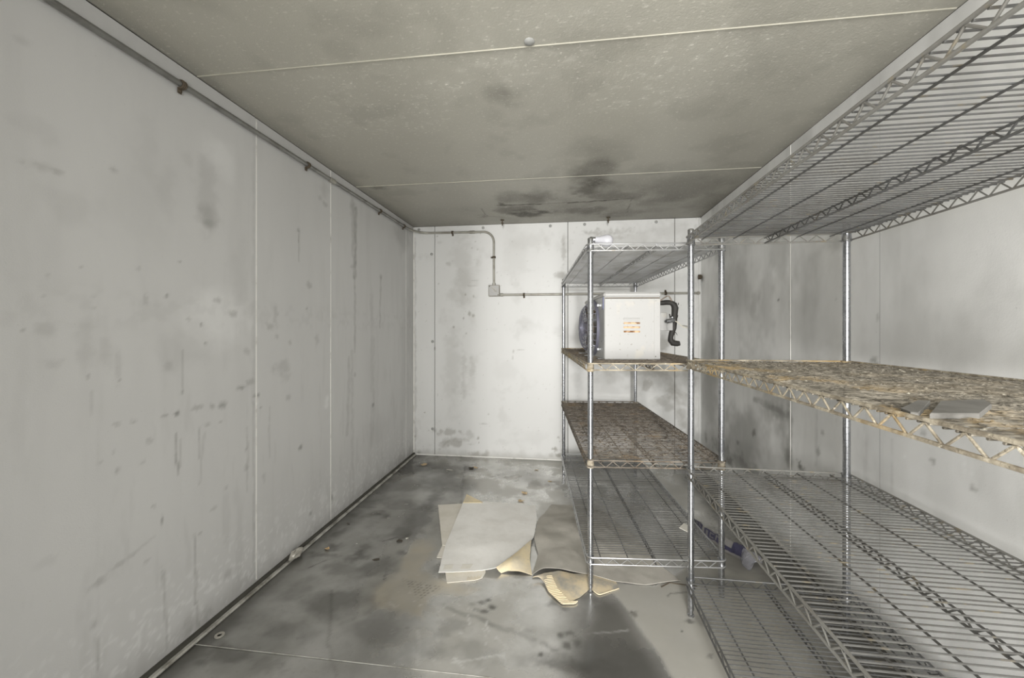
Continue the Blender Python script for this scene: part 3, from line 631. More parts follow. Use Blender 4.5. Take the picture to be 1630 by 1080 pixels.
t = NT('slate_card'); t.bump(t.noise(50, 4), 0.3, 0.002); M['slate'] = t.set(t.mix(t.ramp(t.noise(18, 4), 0.4, 0.7), (0.22, 0.212, 0.195), (0.17, 0.163, 0.15)), 0.7)
t = NT('bag_film'); M['bag'] = t.set(t.mix(t.noise(20, 3), (0.19, 0.183, 0.175), (0.25, 0.24, 0.23)), 0.28, 0.0, 0.6)
t = NT('bag_navy'); M['navy'] = t.set(t.mix(t.noise(60, 3), (0.030, 0.029, 0.055), (0.06, 0.057, 0.10)), 0.3)
t = NT('bag_print'); M['print'] = t.set(t.mix(t.noise(60, 3), (0.17, 0.165, 0.165), (0.13, 0.125, 0.13)), 0.3)
t = NT('clear_film'); M['film'] = t.set((0.82, 0.82, 0.88), 0.12, 0.0, 0.6, **{'Transmission Weight': 0.75, 'IOR': 1.25})
t = NT('dry_leaf'); M['leaf'] = t.set(t.mix(t.noise(60, 3), (0.40, 0.28, 0.15), (0.62, 0.50, 0.33)), 0.8)
t = NT('dark_leaf'); M['leaf_dark'] = t.set(t.mix(t.noise(60, 3), (0.035, 0.03, 0.022), (0.12, 0.10, 0.075)), 0.85)
t = NT('orange_leaf'); M['leaf_orange'] = t.set(t.mix(t.noise(60, 3), (0.50, 0.33, 0.16), (0.62, 0.45, 0.24)), 0.7)
t = NT('white_scrap'); M['scrap'] = t.set(t.mix(t.noise(40, 3), (0.85, 0.82, 0.75), (0.75, 0.72, 0.63)), 0.7)
t = NT('foil_scrap'); M['foil'] = t.set(t.mix(t.noise(40, 4), (0.60, 0.58, 0.53), (0.30, 0.28, 0.23)), 0.45, 0.2)
# ---------------------------------------------------------------- the room shell
def panel(name, parent, mat, org, U, V, N, u0, u1, v0, v1, cell, masks, thick=0.012, jitter=0.0):
    """a metal sheet: fine grid face with wear masks on its points, turned-back edges; org + u*U + v*V lies in the face"""
    nu = max(2, int(round((u1 - u0) / cell)) + 1); nv = max(2, int(round((v1 - v0) / cell)) + 1)
    us = np.linspace(u0, u1, nu); vv_ = np.linspace(v0, v1, nv)
    uu, vv = np.meshgrid(us, vv_, indexing='ij')
    off = (fbm(uu, vv, 0.9, 2, 8) - 0.5) * jitter
    o3, U3, V3, N3 = (np.array(x, float) for x in (org, U, V, N))
    P = o3 + uu[..., None] * U3 + vv[..., None] * V3 + off[..., None] * N3
    P = P.reshape(-1, 3)
    idx = np.arange(nu * nv).reshape(nu, nv)
    q = np.stack([idx[:-1, :-1], idx[1:, :-1], idx[1:, 1:], idx[:-1, 1:]], -1).reshape(-1, 4)
    ring = np.concatenate([idx[:, 0], idx[-1, 1:], idx[-2::-1, -1], idx[0, -2:0:-1]])
    back = P[ring] - N3 * thick
    nb = len(P) + np.arange(len(ring))
    r2 = np.roll(ring, -1); nb2 = np.roll(nb, -1)
    sk = np.stack([ring, nb, nb2, r2], -1)
    if np.dot(np.cross(U3, V3), N3) < 0:
        q = q[:, ::-1]; sk = sk[:, ::-1]
    allv = np.concatenate([P, back]); F = np.concatenate([q, sk])
    me = bpy.data.meshes.new(name)
    me.vertices.add(len(allv)); me.vertices.foreach_set('co', allv.astype(np.float32).ravel())
    me.loops.add(F.size); me.loops.foreach_set('vertex_index', F.astype(np.int32).ravel())
    me.polygons.add(len(F)); me.polygons.foreach_set('loop_start', np.arange(0, F.size, 4, dtype=np.int32))
    me.update(calc_edges=True)
    for k, fn in masks.items():
        a = me.attributes.new(k, 'FLOAT', 'POINT')
        val = np.clip(fn(uu, vv), 0, 1).reshape(-1)
        a.data.foreach_set('value', np.concatenate([val, val[ring]]).astype(np.float32))
    me.materials.append(mat)
    me.validate()
    me.shade_flat()
    return link(name, me, parent)

def cap_mesh(r=0.014):
    return MB().lathe([(r, 0.0), (r, 0.002), (r * 0.75, 0.0045), (r * 0.2, 0.0055)], 14).mesh('plug', M['plug'])
PLUG = cap_mesh()
def plug(parent, loc, n):
    o = link('lock_plug', PLUG, parent)
    o.location = loc
    o.rotation_euler = Vector(n).to_track_quat('Z', 'Y').to_euler()
    return o

G = 0.0016     # half a joint
# left wall
wl = MB().box(XL - 0.10, XL - 0.010, YF, YB + 0.1, 0.0, H).build('wall_left', M['core']); tag(wl, kind='structure')
def left_stain(u, v):
    m = spots(u, v, DATA['LEFT_SPOTS'], 1)
    s = strokes(u, v, DATA['LEFT_STROKES'], 2)
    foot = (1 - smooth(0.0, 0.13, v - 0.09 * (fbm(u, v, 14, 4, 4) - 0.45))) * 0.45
    top = smooth(H - 0.10, H, v) * 0.10
    band = 0.10 * (1 - smooth(0.02, 0.10, np.abs(v - 1.26))) * smooth(0.45, 0.7, fbm(u, v, 30, 3, 6))
    fine = 0.12 * smooth(0.60, 0.78, fbm(u * 1.0, v * 0.16, 24, 4, 9)) * (1 - smooth(0.3, 1.9, v)) + 0.06 * smooth(0.55, 0.8, fbm(u, v * 0.12, 12, 4, 19))
    return 1 - (1 - m) * (1 - s) * (1 - foot) * (1 - top) * (1 - band) * (1 - fine)
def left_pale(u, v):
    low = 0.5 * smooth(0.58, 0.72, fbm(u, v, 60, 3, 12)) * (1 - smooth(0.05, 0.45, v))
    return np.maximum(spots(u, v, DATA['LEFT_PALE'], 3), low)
LSEAM = [YF, -0.115, 0.48, 1.675, 2.272, 3.452, YB]
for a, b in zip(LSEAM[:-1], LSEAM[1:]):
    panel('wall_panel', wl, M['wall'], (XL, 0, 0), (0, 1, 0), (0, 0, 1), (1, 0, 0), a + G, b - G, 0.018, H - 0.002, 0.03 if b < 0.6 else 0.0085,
          {'stain': left_stain, 'pale': left_pale}, jitter=0.003)  # left_stain also holds the darkening towards the back corner
for y in (1.675, 2.272, 3.452):
    MB().box(XL - 0.004, XL + 0.0012, y - 0.0012, y + 0.0042, 0.03, H - 0.004).build('seam_lip', M['channel_white'], wl)
# back wall
wbk = MB().box(XL - 0.1, XR + 0.1, YB + 0.010, YB + 0.10, 0.0, H).build('wall_back', M['core']); tag(wbk, kind='structure')
def back_stain_shade(u, v):
    m = spots(u, v, DATA['BACK_SPOTS'], 21); s = strokes(u, v, DATA['BACK_STROKES'], 22)
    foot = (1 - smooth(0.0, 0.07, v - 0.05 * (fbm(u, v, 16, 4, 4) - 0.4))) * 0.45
    fine = 0.16 * smooth(0.58, 0.82, fbm(u, v, 7, 5, 29))
    dots = 0.35 * smooth(0.86, 0.92, fbm(u, v, 70, 2, 31))
    return 1 - (1 - m) * (1 - s) * (1 - foot) * (1 - fine) * (1 - dots)
def back_pale(u, v): return spots(u, v, DATA['BACK_PALE'], 23)
BSEAM = [XL, -1.201, 0.052, 0.984, XR]
bp = []
for a, b in zip(BSEAM[:-1], BSEAM[1:]):
    bp.append(panel('wall_panel', wbk, M['back'], (0, YB, 0), (1, 0, 0), (0, 0, 1), (0, -1, 0), a + 0.003, b - 0.003, 0.004, H - 0.002, 0.0085,
              {'stain': back_stain_shade, 'pale': back_pale}, jitter=0.002))
for x, z in [(-1.356, 2.150), (-1.231, 1.913), (-1.222, 1.082), (-1.222, 0.252), (-1.356, 0.018)]:
    plug(bp[0], (x, YB, z), (0, -1, 0))
for x, z in [(-0.733, 2.148), (-0.107, 2.145)]: plug(bp[1], (x, YB, z), (0, -1, 0))
for x, z in [(0.202, 2.149), (0.827, 2.150)]: plug(bp[2], (x, YB, z), (0, -1, 0))
# right wall
wr = MB().box(XR + 0.010, XR + 0.10, YF, YB + 0.1, 0.0, H).build('wall_right', M['core']); tag(wr, kind='structure')
def right_stain_shade(u, v):
    m = spots(u, v, DATA['RIGHT_SPOTS'], 41); s = strokes(u, v, DATA['RIGHT_STROKES'], 42)
    fine = 0.16 * smooth(0.5, 0.8, fbm(u, v * 0.5, 5, 5, 44)) + 0.08 * smooth(0.55, 0.8, fbm(u, v * 0.2, 12, 4, 45))
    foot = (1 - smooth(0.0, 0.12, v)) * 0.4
    return 1 - (1 - m) * (1 - s) * (1 - fine) * (1 - foot)
def right_pale(u, v): return np.maximum(spots(u, v, DATA['RIGHT_PALE'], 43), 0.35 * smooth(0.60, 0.8, fbm(u, v * 0.6, 6, 5, 48)))
for a, b in zip(*(lambda L: (L[:-1], L[1:]))([YF, -0.115, 0.482, 1.078, 1.674, 2.271, YB])):
    panel('wall_panel', wr, M['right'], (XR, 0, 0), (0, 1, 0), (0, 0, 1), (-1, 0, 0), a + 0.0008, b - 0.0008, 0.004, H - 0.002, 0.03 if b < 0.6 else 0.011,
          {'stain': right_stain_shade, 'pale': right_pale}, jitter=0.003)
for y in (2.271,):
    MB().box(XR - 0.0012, XR + 0.004, y - 0.0035, y + 0.0012, 0.01, H - 0.004).build('seam_lip', M['channel_white'], wr)
for y in (0.482, 1.078, 1.674, 2.271):
    MB().box(XR + 0.0002, XR + 0.006, y - 0.0016, y + 0.0016, 0.01, H - 0.004).build('joint_filler', M['gap'], wr)
# ceiling
ce = MB().box(XL - 0.1, XR + 0.1, YF - 0.1, YB + 0.1, H + 0.010, H + 0.10).build('ceiling', M['core']); tag(ce, kind='structure')
def ceil_stain_dark(u, v):
    m = spots(u, v, DATA['CEIL_SPOTS'], 61); s = strokes(u, v, DATA['CEIL_STROKES'], 62)
    far = 0.30 * smooth(2.4, 3.5, v) * (0.5 + fbm(u, v, 3, 3, 65) * 0.8)  # darker towards the back
    edge = 0.30 * (1 - smooth(0.0, 0.10, u - XL)) + 0.25 * (1 - smooth(0, 0.12, XR - u))  # darker along both side walls
    fine = 0.12 * smooth(0.5, 0.75, fbm(u, v, 6, 4, 66))
    return 1 - (1 - m) * (1 - s) * (1 - far) * (1 - edge) * (1 - fine)
def ceil_pale(u, v):
    sp = smooth(0.66, 0.74, fbm(u * 0.55, v, 52, 2, 71)) * 0.8
    return np.clip(spots(u, v, DATA['CEIL_PALE'], 63) * (0.35 + 1.4 * sp), 0, 1)
CSEAM = [YF, 0.178, 1.372, 2.567, YB]
cp = []
for a, b in zip(CSEAM[:-1], CSEAM[1:]):
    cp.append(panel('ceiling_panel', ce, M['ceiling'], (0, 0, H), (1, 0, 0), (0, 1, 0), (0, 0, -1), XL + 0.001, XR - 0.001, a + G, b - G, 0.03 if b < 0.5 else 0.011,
          {'stain': ceil_stain_dark, 'pale': ceil_pale}, jitter=0.006))
plug(cp[2], (-0.111, 1.346, H - 0.001), (0, 0, -1)).scale = (1.3, 1.3, 1.3)
for y in (1.372, 2.567):
    MB().box(XL + 0.005, XR - 0.005, y - 0.0028, y + 0.0028, H - 0.0030, H + 0.006, 0.001).build('joint_bead', M['bead'], ce)
# floor of overlapping sheets
fl = MB().box(XL - 0.1, XR + 0.1, YF - 0.1, YB + 0.1, -0.12, -0.012).build('floor', M['core']); tag(fl, kind='structure')
def fl_matte(u, v):
    a = in_poly(u, v, DATA['FLOOR_DUST_AREA'], 0.012, 0.035, 81)
    b = 0.8 * smooth(0.44, 0.66, fbm(u, v, 3.2, 5, 82)) * smooth(-0.78, -0.62, u + 0.117 * v + 0.36 - 0.36)
    c = 0.6 * smooth(0.5, 0.66, fbm(u, v, 6, 5, 83)) * smooth(2.3, 3.0, v)
    return np.maximum(np.maximum(a * (0.75 + 0.3 * fbm(u, v, 12, 4, 84)), b * 0.7), c)
def fl_tan(u, v): return 0.85 * in_poly(u, v, DATA['FLOOR_TAN'], 0.03, 0.08, 86) * (0.45 + 0.9 * fbm(u, v, 16, 4, 87))
def fl_stain_shade(u, v):
    m = spots(u, v, DATA['FLOOR_DARK'], 91); s = strokes(u, v, DATA['FLOOR_STROKES'], 92)
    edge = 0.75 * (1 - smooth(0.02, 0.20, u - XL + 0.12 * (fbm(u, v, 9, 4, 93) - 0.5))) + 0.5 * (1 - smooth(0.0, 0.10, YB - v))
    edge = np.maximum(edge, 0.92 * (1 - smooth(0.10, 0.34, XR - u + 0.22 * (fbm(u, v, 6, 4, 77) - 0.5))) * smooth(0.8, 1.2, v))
    fine = 0.30 * smooth(0.56, 0.80, fbm(u, v, 5, 5, 94)) * (1 - fl_tan(u, v)) * (1 - 0.8 * smooth(-0.75, -0.35, u))
    dk = 0.80 * in_poly(u, v, DATA['FLOOR_CLEAN'], 0.07, 0.03, 98) * (1 - in_poly(u, v, DATA['FLOOR_DUST_AREA'], 0.012, 0.035, 81))
    lf = 0.30 * (1 - smooth(-0.08, 0.06, u + 0.36 + 0.117 * v)) * (0.5 + fbm(u, v, 4, 4, 99))  # shade left of the lamp beam's edge, painted in along with dirt
    tr = in_poly(u, v, DATA['TREAD'], 0.01) * smooth(0.1, 0.5, np.sin(u * 300 + 3 * v) * np.sin(v * 190)) * 0.6
    return 1 - (1 - m) * (1 - s) * (1 - np.clip(edge, 0, 1)) * (1 - fine) * (1 - tr) * (1 - dk) * (1 - lf)
def fl_pale(u, v): return spots(u, v, DATA['FLOOR_PALE'], 95) * 0.75
def fl_scr(u, v):
    sw = 0.30 * smooth(0.72, 0.80, fbm(u + 0.3 * v, v, 40, 3, 97)) * (1 - smooth(0.1, 0.5, np.hypot(u + 0.42, v - 1.6)))
    return np.maximum(strokes(u, v, DATA['FLOOR_SCRATCH'], 96) * 0.7, sw)
FSEAM = [(YF, 0.15), (0.15, 1.335), (1.335, 2.512), (2.512, YB)]
for i, (a, b) in enumerate(FSEAM):
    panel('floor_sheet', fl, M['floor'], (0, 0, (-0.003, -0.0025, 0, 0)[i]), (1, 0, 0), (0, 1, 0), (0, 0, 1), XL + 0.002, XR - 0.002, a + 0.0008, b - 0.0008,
          0.03 if b < 0.5 else 0.0085, {'stain': fl_stain_shade, 'dust': fl_matte, 'tan': fl_tan, 'pale': fl_pale, 'scratch': fl_scr}, thick=0.009)
MB().box(XL + 0.03, -0.1, 1.3335, 1.3362, -0.001, 0.0006).build('sheet_lip', M['channel'], fl)
# front wall with the open doorway the light comes in by (behind the camera)
f = MB()
f.box(XL - 0.1, -0.29, YF - 0.10, YF, 0, H); f.box(0.66, XR + 0.1, YF - 0.10, YF, 0, H); f.box(-0.29, 0.66, YF - 0.10, YF, 1.98, H)
tag(f.build('wall_front', M['wall']), kind='structure')
# skirting strips
b = MB().box(XL, XL + 0.016, YF, YB - 0.001, 0.0, 0.020).build('baseboard_left', M['gap']); tag(b, kind='structure')
MB().box(XL + 0.016, XL + 0.036, YF, YB - 0.02, 0.0, 0.011, 0.003).build('floor_channel', M['channel'], b)
b = MB().box(XL + 0.03, XR - 0.01, YB - 0.012, YB, 0.0, 0.012, 0.003).build('baseboard_back', M['channel_white']); tag(b, kind='structure')
b = MB().box(XR - 0.016, XR, YF, YB - 0.012, 0.0, 0.016, 0.003).build('baseboard_right', M['channel']); tag(b, kind='structure')
b = MB().box(XL, XL + 0.010, YB - 0.006, YB, 0.012, H - 0.003, 0.002).build('trim_1', M['channel_white']); tag(b, kind='structure')
b = MB().box(XR - 0.022, XR, YB - 0.022, YB, 0.012, H - 0.003, 0.010).build('trim_2', M['back']); tag(b, kind='structure')

# ---------------------------------------------------------------- conduit and boxes
def arc(c, r, a0, a1, e1, e2, n=8):
    c, e1, e2 = Vector(c), Vector(e1), Vector(e2)
    return [c + e1 * r * math.cos(a0 + (a1 - a0) * k / n) + e2 * r * math.sin(a0 + (a1 - a0) * k / n) for k in range(n + 1)]
RC = 0.0105
def strap(parent, loc, d, wall_n, tab):
    """one-hole pipe strap: a half hoop over the pipe and a screwed ear"""
    d, n_, tb = Vector(d), Vector(wall_n), Vector(tab)
    m = MB()
    q = Matrix((d, tb, n_)).transposed().to_4x4()
    q.translation = Vector(loc)
    pts = [(0, -0.0135, -0.010)] + [(0, -0.0135 * math.cos(k * PI / 8), 0.0135 * math.sin(k * PI / 8)) for k in range(9)] + [(0, 0.0135, -0.010)]
    for s in (-0.006, 0.0, 0.006):
        m.tube([q @ Vector((s, y, z)) for _, y, z in pts], 0.0032, 6)
    m.box(-0.008, 0.008, 0.012, 0.031, -0.0125, -0.0085, 0.001, q)
    o = m.build('strap', M['iron'], parent)
    MB().lathe([(0.007, 0), (0.007, 0.003), (0.003, 0.005)], 8, M=q.to_3x3().to_4x4(), c=q @ Vector((0, 0.022, -0.009))).build('screw', M['iron'], o)
    return o
yw = YB - 0.0115; xw = XL + 0.0195
run = [(xw, YF + 0.01, 2.090), (xw, 1.0, 2.094), (xw, 2.2, 2.103), (xw, 3.36, 2.113)]
run += [(xw + 0.004, 3.45, 2.114), (xw + 0.022, 3.53, 2.114), (xw + 0.055, 3.588, 2.114), (xw + 0.11, yw - 0.004, 2.114), (xw + 0.16, yw, 2.113)]
run += [(-1.02, yw, 2.110), (-0.84, yw, 2.108)]
run += arc((-0.729, yw, 2.008), 0.1, PI / 2, 0, (1, 0, 0), (0, 0, 1), 8)
run += [(-0.629, yw, 1.80), (-0.628, yw, 1.61)]
cd = empty('conduit_run', (xw, YF, 2.09))
tag(cd, 'long grey steel conduit under the ceiling bending down to the square box', 'conduit')
def child(o, root):
    o.parent = root
    o.matrix_parent_inverse = Matrix.Translation(-Vector(root.location))
    return o
m = MB().tube(run[:5], RC, 10); child(m.build('pipe', M['conduit']), cd)
m = MB().tube(run[4:], RC, 10); child(m.build('pipe', M['conduit_pale']), cd)
root_child = []
for y, z in [(1.296, 2.0962), (2.023, 2.1017), (2.896, 2.109), (3.36, 2.113)]:
    child(strap(None, (xw, y, z), (0, 1, 0), (1, 0, 0), (0, 0, -1)), cd)
child(strap(None, (-1.024, yw, 2.110), (1, 0, 0), (0, -1, 0), (0, 0, -1)), cd)
child(strap(None, (-0.629, yw, 1.868), (0, 0, 1), (0, -1, 0), (-1, 0, 0)), cd)
def coupling(p, d, root, r=0.0145, L=0.055):
    d = Vector(d).normalized(); p = Vector(p)
    m = MB().tube([p - d * L / 2, p - d * L * .4, p - d * L * .39, p + d * L * .39, p + d * L * .4, p + d * L / 2], [r * .9, r * .9, r, r, r * .9, r * .9], 10)
    return child(m.build('coupling', M['conduit_pale']), root)
coupling((xw, 2.255, 2.1034), (0, 1, 0.008), cd)
coupling((-0.835, yw, 2.108), (1, 0, -0.01), cd)
coupling((-0.628, yw, 1.618), (0, 0, 1), cd, 0.0155, 0.024)
# square junction box
jb = MB().box(-0.676, -0.572, YB - 0.040, YB, 1.503, 1.608, 0.004).build('junction_box', M['conduit_pale'])
tag(jb, 'square dented metal junction box joining the pipes on the back wall', 'junction box')
MB().box(-0.670, -0.578, YB - 0.0425, YB - 0.0395, 1.509, 1.602, 0.003).build('cover', M['enamel'], jb)
for x, z in ((-0.664, 1.596), (-0.584, 1.515)):
    MB().lathe([(0.005, 0), (0.005, 0.002), (0.002, 0.003)], 8, (x, YB - 0.0425, z), 'y').build('screw', M['iron'], jb)
m = MB()
for k in range(3):
    m.tube([(-0.645 + 0.02 * k, YB - 0.0425, 1.585 - 0.012 * k), (-0.628 + 0.014 * k, YB - 0.0435, 1.565 - 0.012 * k), (-0.612 + 0.006 * k, YB - 0.0425, 1.545)], 0.0022, 6)
m.build('cover_crease', M['conduit_pale'], jb)
ch = empty('wall_conduit', (-0.57, YB, 1.517)); tag(ch, 'straight horizontal conduit low on the back wall running behind the white cooling unit', 'conduit')
child(MB().tube([(-0.566, yw, 1.5175), (0.3, yw, 1.517), (1.192, yw, 1.514)], RC, 10).build('pipe', M['conduit_pale']), ch)
coupling((-0.555, yw, 1.5175), (1, 0, 0), ch, 0.0155, 0.028); coupling((1.180, yw, 1.514), (1, 0, 0), ch, 0.0145, 0.022)
child(strap(None, (-0.348, yw, 1.517), (1, 0, 0), (0, -1, 0), (0, 0, -1)), ch)
child(strap(None, (0.905, yw, 1.515), (1, 0, 0), (0, -1, 0), (0, 0, 1)), ch)
# rusted bolt in the right corner
bt = MB().lathe([(0.012, 0), (0.012, 0.004), (0.019, 0.006), (0.019, 0.016), (0.009, 0.019), (0.009, 0.03), (0.004, 0.032)], 6, (1.186, YB - 0.022, 1.653), 'y', sm=False).build('wall_bolt', M['iron'])
tag(bt, 'dark rusted bolt head in the right rear corner above the pipe end', 'bolt')
MB().box(1.172, 1.200, YB - 0.024, YB - 0.022, 1.632, 1.674, 0.001).build('washer', M['iron'], bt)
# bolts hanging from the ceiling by the back wall
for x, y, lab in ((-0.530, 3.495, 'rusted hanging bolt at the left end of the ceiling mould mark'), (0.400, 3.530, 'rusted hanging bolt at the right end of the ceiling mould mark')):
    o = MB().tube([(x, y, H), (x, y, H - 0.052)], 0.0045, 8).build('ceiling_bolt', M['iron'])
    tag(o, lab, 'bolt', 'bolts left hanging from the ceiling')
    MB().lathe([(0.017, 0), (0.018, 0.005), (0.008, 0.007)], 10, (x, y, H - 0.007)).build('washer', M['iron'], o)
    MB().lathe([(0.010, 0), (0.010, 0.010)], 6, (x, y, H - 0.034), sm=False).build('nut', M['iron'], o)

# ---------------------------------------------------------------- wire shelving
OV = 0.0183
def rrect(w, l, o, rc, n=5):
    """rounded rectangle around posts at (0,0),(w,0),(w,l),(0,l)"""
    P = []
    for cx, cy, a in ((w + o - rc, l + o - rc, 0), (-o + rc, l + o - rc, PI / 2), (-o + rc, -o + rc, PI), (w + o - rc, -o + rc, 1.5 * PI)):
        for k in range(n + 1):
            P.append((cx + rc * math.cos(a + k * PI / 2 / n), cy + rc * math.sin(a + k * PI / 2 / n)))
    return P
def zigzag(m, p0, p1, z0, z1, period, r):
    p0, p1 = Vector(p0), Vector(p1)
    L = (p1 - p0).length
    k = max(2, int(round(L / period)))
    pts = []
    for i in range(2 * k + 1):
        q = p0 + (p1 - p0) * (i / (2 * k))
        z = z0 if i % 2 == 0 else z1
        if 0 < i < 2 * k:
            e = (p1 - p0) * (0.06 / (2 * k))
            pts += [q - e + Vector((0, 0, z)), q + e + Vector((0, 0, z))]
        else:
            pts.append(q + Vector((0, 0, z)))
    m.tube(pts, r, 6)
POST_CACHE = {}
def post_mesh(height):
    if height not in POST_CACHE:
        prof = [(0.0118, 0.03)]
        z = 0.045
        while z < height - 0.03:
            prof += [(0.0127, z - 0.0012), (0.0117, z - 0.0006), (0.0117, z + 0.0006), (0.0127, z + 0.0012)]
            z += 0.0254
        prof += [(0.0127, height - 0.004), (0.0115, height - 0.001)]
        foot = MB().lathe([(0.013, 0.0), (0.0135, 0.006), (0.009, 0.009), (0.009, 0.024), (0.0125, 0.026), (0.0125, 0.034)], 14).mesh('foot', M['zinc'])
        capm = MB().lathe([(0.0132, -0.003), (0.0132, 0.001), (0.010, 0.005), (0.003, 0.007)], 14).mesh('cap', M['conduit'])
        POST_CACHE[height] = (MB().lathe(prof, 14).mesh('post', M['zinc']), foot, capm)
    return POST_CACHE[height]
SLEEVE = {}
def sleeve_mesh(mk):
    if mk not in SLEEVE:
        SLEEVE[mk] = MB().lathe([(0.0150, -0.021), (0.0172, -0.019), (0.0172, -0.013), (0.0160, -0.011), (0.0155, 0.012), (0.0165, 0.016), (0.0160, 0.019), (0.0132, 0.020)], 14).mesh('corner_sleeve', M[mk])
    return SLEEVE[mk]
def wire_shelf(root, w, l, z, frame_mat, wire_mat, pitch, sleeve_mat='zinc', pl=0.0564, pw=0.0635, seed=0):
    T = 0.0126
    m = MB()
    for dz, r in ((T + 0.0042, 0.0034), (-T, 0.0034)):
        m.tube([(x, y, dz) for x, y in rrect(w, l, OV, 0.026)], r, 8, closed=True)
    a = 0.032
    zigzag(m, (-OV, a, 0), (-OV, l - a, 0), T - .001, -T + .001, pl, 0.0021)
    zigzag(m, (w + OV, a, 0), (w + OV, l - a, 0), T - .001, -T + .001, pl, 0.0021)
    zigzag(m, (a, -OV, 0), (w - a, -OV, 0), T - .001, -T + .001, pw, 0.0021)
    zigzag(m, (a, l + OV, 0), (w - a, l + OV, 0), T - .001, -T + .001, pw, 0.0021)
    sh = m.build('shelf', M[frame_mat], root, (0, 0, z))
    # cross wires, one object each, sharing one mesh
    x0, x1 = -OV - 0.0008, w + OV + 0.0008
    wm = MB().tube([(x0, 0, 0), (x0 + (x1 - x0) * 0.33, 0, 0), (x0 + (x1 - x0) * 0.66, 0, 0), (x1, 0, 0)], 0.0020, 6).mesh('cross_wire', M[wire_mat])
    n = int((l - 0.048) / pitch)
    y0 = (l - n * pitch) / 2
    R = random.Random(seed)
    for k in range(n + 1):
        o = link('cross_wire', wm, sh, (R.uniform(-.0008, .0008), y0 + k * pitch + R.uniform(-.0012, .0012), T - 0.0006 + R.uniform(-.0005, .0004)))
        if R.random() < 0.15: o.rotation_euler = (0, 0, R.uniform(-.004, .004))
    lw = MB().tube([(0, -OV, 0), (0, l + OV, 0)], 0.0026, 6).mesh('support_wire', M[wire_mat])
    for dx in (-0.245, -0.122, 0.122, 0.245):
        link('support_wire', lw, sh, (w / 2 + dx, 0, T - 0.0048))
    tr = MB().tube([(0, -OV, T - 0.0048), (0, l + OV, T - 0.0048)], 0.0028, 6)
    tr.tube([(0, -OV, -T), (0, l + OV, -T)], 0.0032, 8)
    zigzag(tr, (0, 0.005, 0), (0, l - 0.005, 0), T - .001, -T + .001, pl, 0.0021)
    link('support_truss', tr.mesh('support_truss', M[wire_mat]), sh, (w / 2, 0, 0))
    for cx, cy in ((0, 0), (w, 0), (w, l), (0, l)):
        link('corner_sleeve', sleeve_mesh(sleeve_mat), sh, (cx, cy, 0))
    return sh, w, l
def crust(sh, w, l, n, mat, seed, size=0.012):
    """clots of rust and dirt caught in the wires: nobody could count them"""
    R = random.Random(seed); m = MB()
    for _ in range(n):
        x, y = R.uniform(0.0, w), R.uniform(0.02, l - 0.02)
        a = R.uniform(0.4, 1.0) * size * R.choice((1, 1, 2, 3)); b_ = R.uniform(0.3, 0.7) * size; z = 0.0138 + R.uniform(0.0, 0.002)
        V = [(x - a, y, z), (x + R.uniform(-.3, .3) * a, y - b_, z - .001), (x + a, y + R.uniform(-.3, .3) * b_, z), (x + R.uniform(-.3, .3) * a, y + b_, z - .001), (x, y, z + R.uniform(.001, .003))]
        m.add(V, [(0, 1, 4), (1, 2, 4), (2, 3, 4), (3, 0, 4), (3, 2, 1, 0)])
    o = m.build('rust_crust', M[mat], sh)
    tag(o, 'brown flakes of rust and dirt', kind='stuff')
def posts(root, w, l, height):
    pm, fm, cm = post_mesh(height)
    for x, y in ((0, 0), (w, 0), (w, l), (0, l)):
        p = link('post', pm, root, (x, y, 0))
        link('foot', fm, p); link('cap', cm, p, (0, 0, height))
# rear unit, end-on to the camera, standing out from the back wall
u1 = empty('wire_shelving_unit', (0.1278, 1.8272, 0.0), 0.0792)
tag(u1, 'rear chrome wire shelving unit holding the white cooling unit on its second shelf', 'shelving', 'wire shelving units')
posts(u1, 0.5811, 1.4569, 1.604)
wire_shelf(u1, 0.5811, 1.4569, 1.561, 'wire_bright', 'wire_bright', 0.0194, seed=1)
s2 = wire_shelf(u1, 0.5811, 1.4569, 1.0232, 'rust', 'rust_brown', 0.0194, 'rust', seed=2); crust(*s2, 1200, 'rust_brown', 12, 0.006)
s3 = wire_shelf(u1, 0.5811, 1.4569, 0.5871, 'rust_brown', 'rust_brown', 0.0194, 'rust', seed=3); crust(*s3, 2600, 'rust_brown', 13, 0.006)
wire_shelf(u1, 0.5811, 1.4569, 0.1499, 'wire_bright', 'wire', 0.0194, seed=4)
for (s_, _, _), lab in ((s2, 'tan rusted shelf under the white cooling unit'), (s3, 'brown rusted shelf coated in dirt')): s_['label'] = lab
# near unit along the right wall, running out of the frame
L2 = 1.308
u2 = empty('wire_shelving_unit', (0.5318 - L2 * math.sin(0.0092), 1.7275 - L2 * math.cos(0.0092), 0.0), -0.0092)
tag(u2, 'near wire shelving unit along the right wall with a golden rusted middle shelf', 'shelving', 'wire shelving units')
posts(u2, 0.5865, L2, 1.606)
wire_shelf(u2, 0.5865, L2, 1.5607, 'rail_dusty', 'wire', 0.0188, seed=5)
s6 = wire_shelf(u2, 0.5865, L2, 1.0482, 'rust', 'rust_dark', 0.0188, 'rust', seed=6); crust(*s6, 2600, 'rust_dark', 16, 0.006)
wire_shelf(u2, 0.5865, L2, 0.5987, 'rail_dusty', 'wire_dusty', 0.0188, seed=7)
wire_shelf(u2, 0.5865, L2, 0.1351, 'wire', 'wire', 0.0188, seed=8)
s6[0]['label'] = 'golden rusted shelf crusted with dirt'

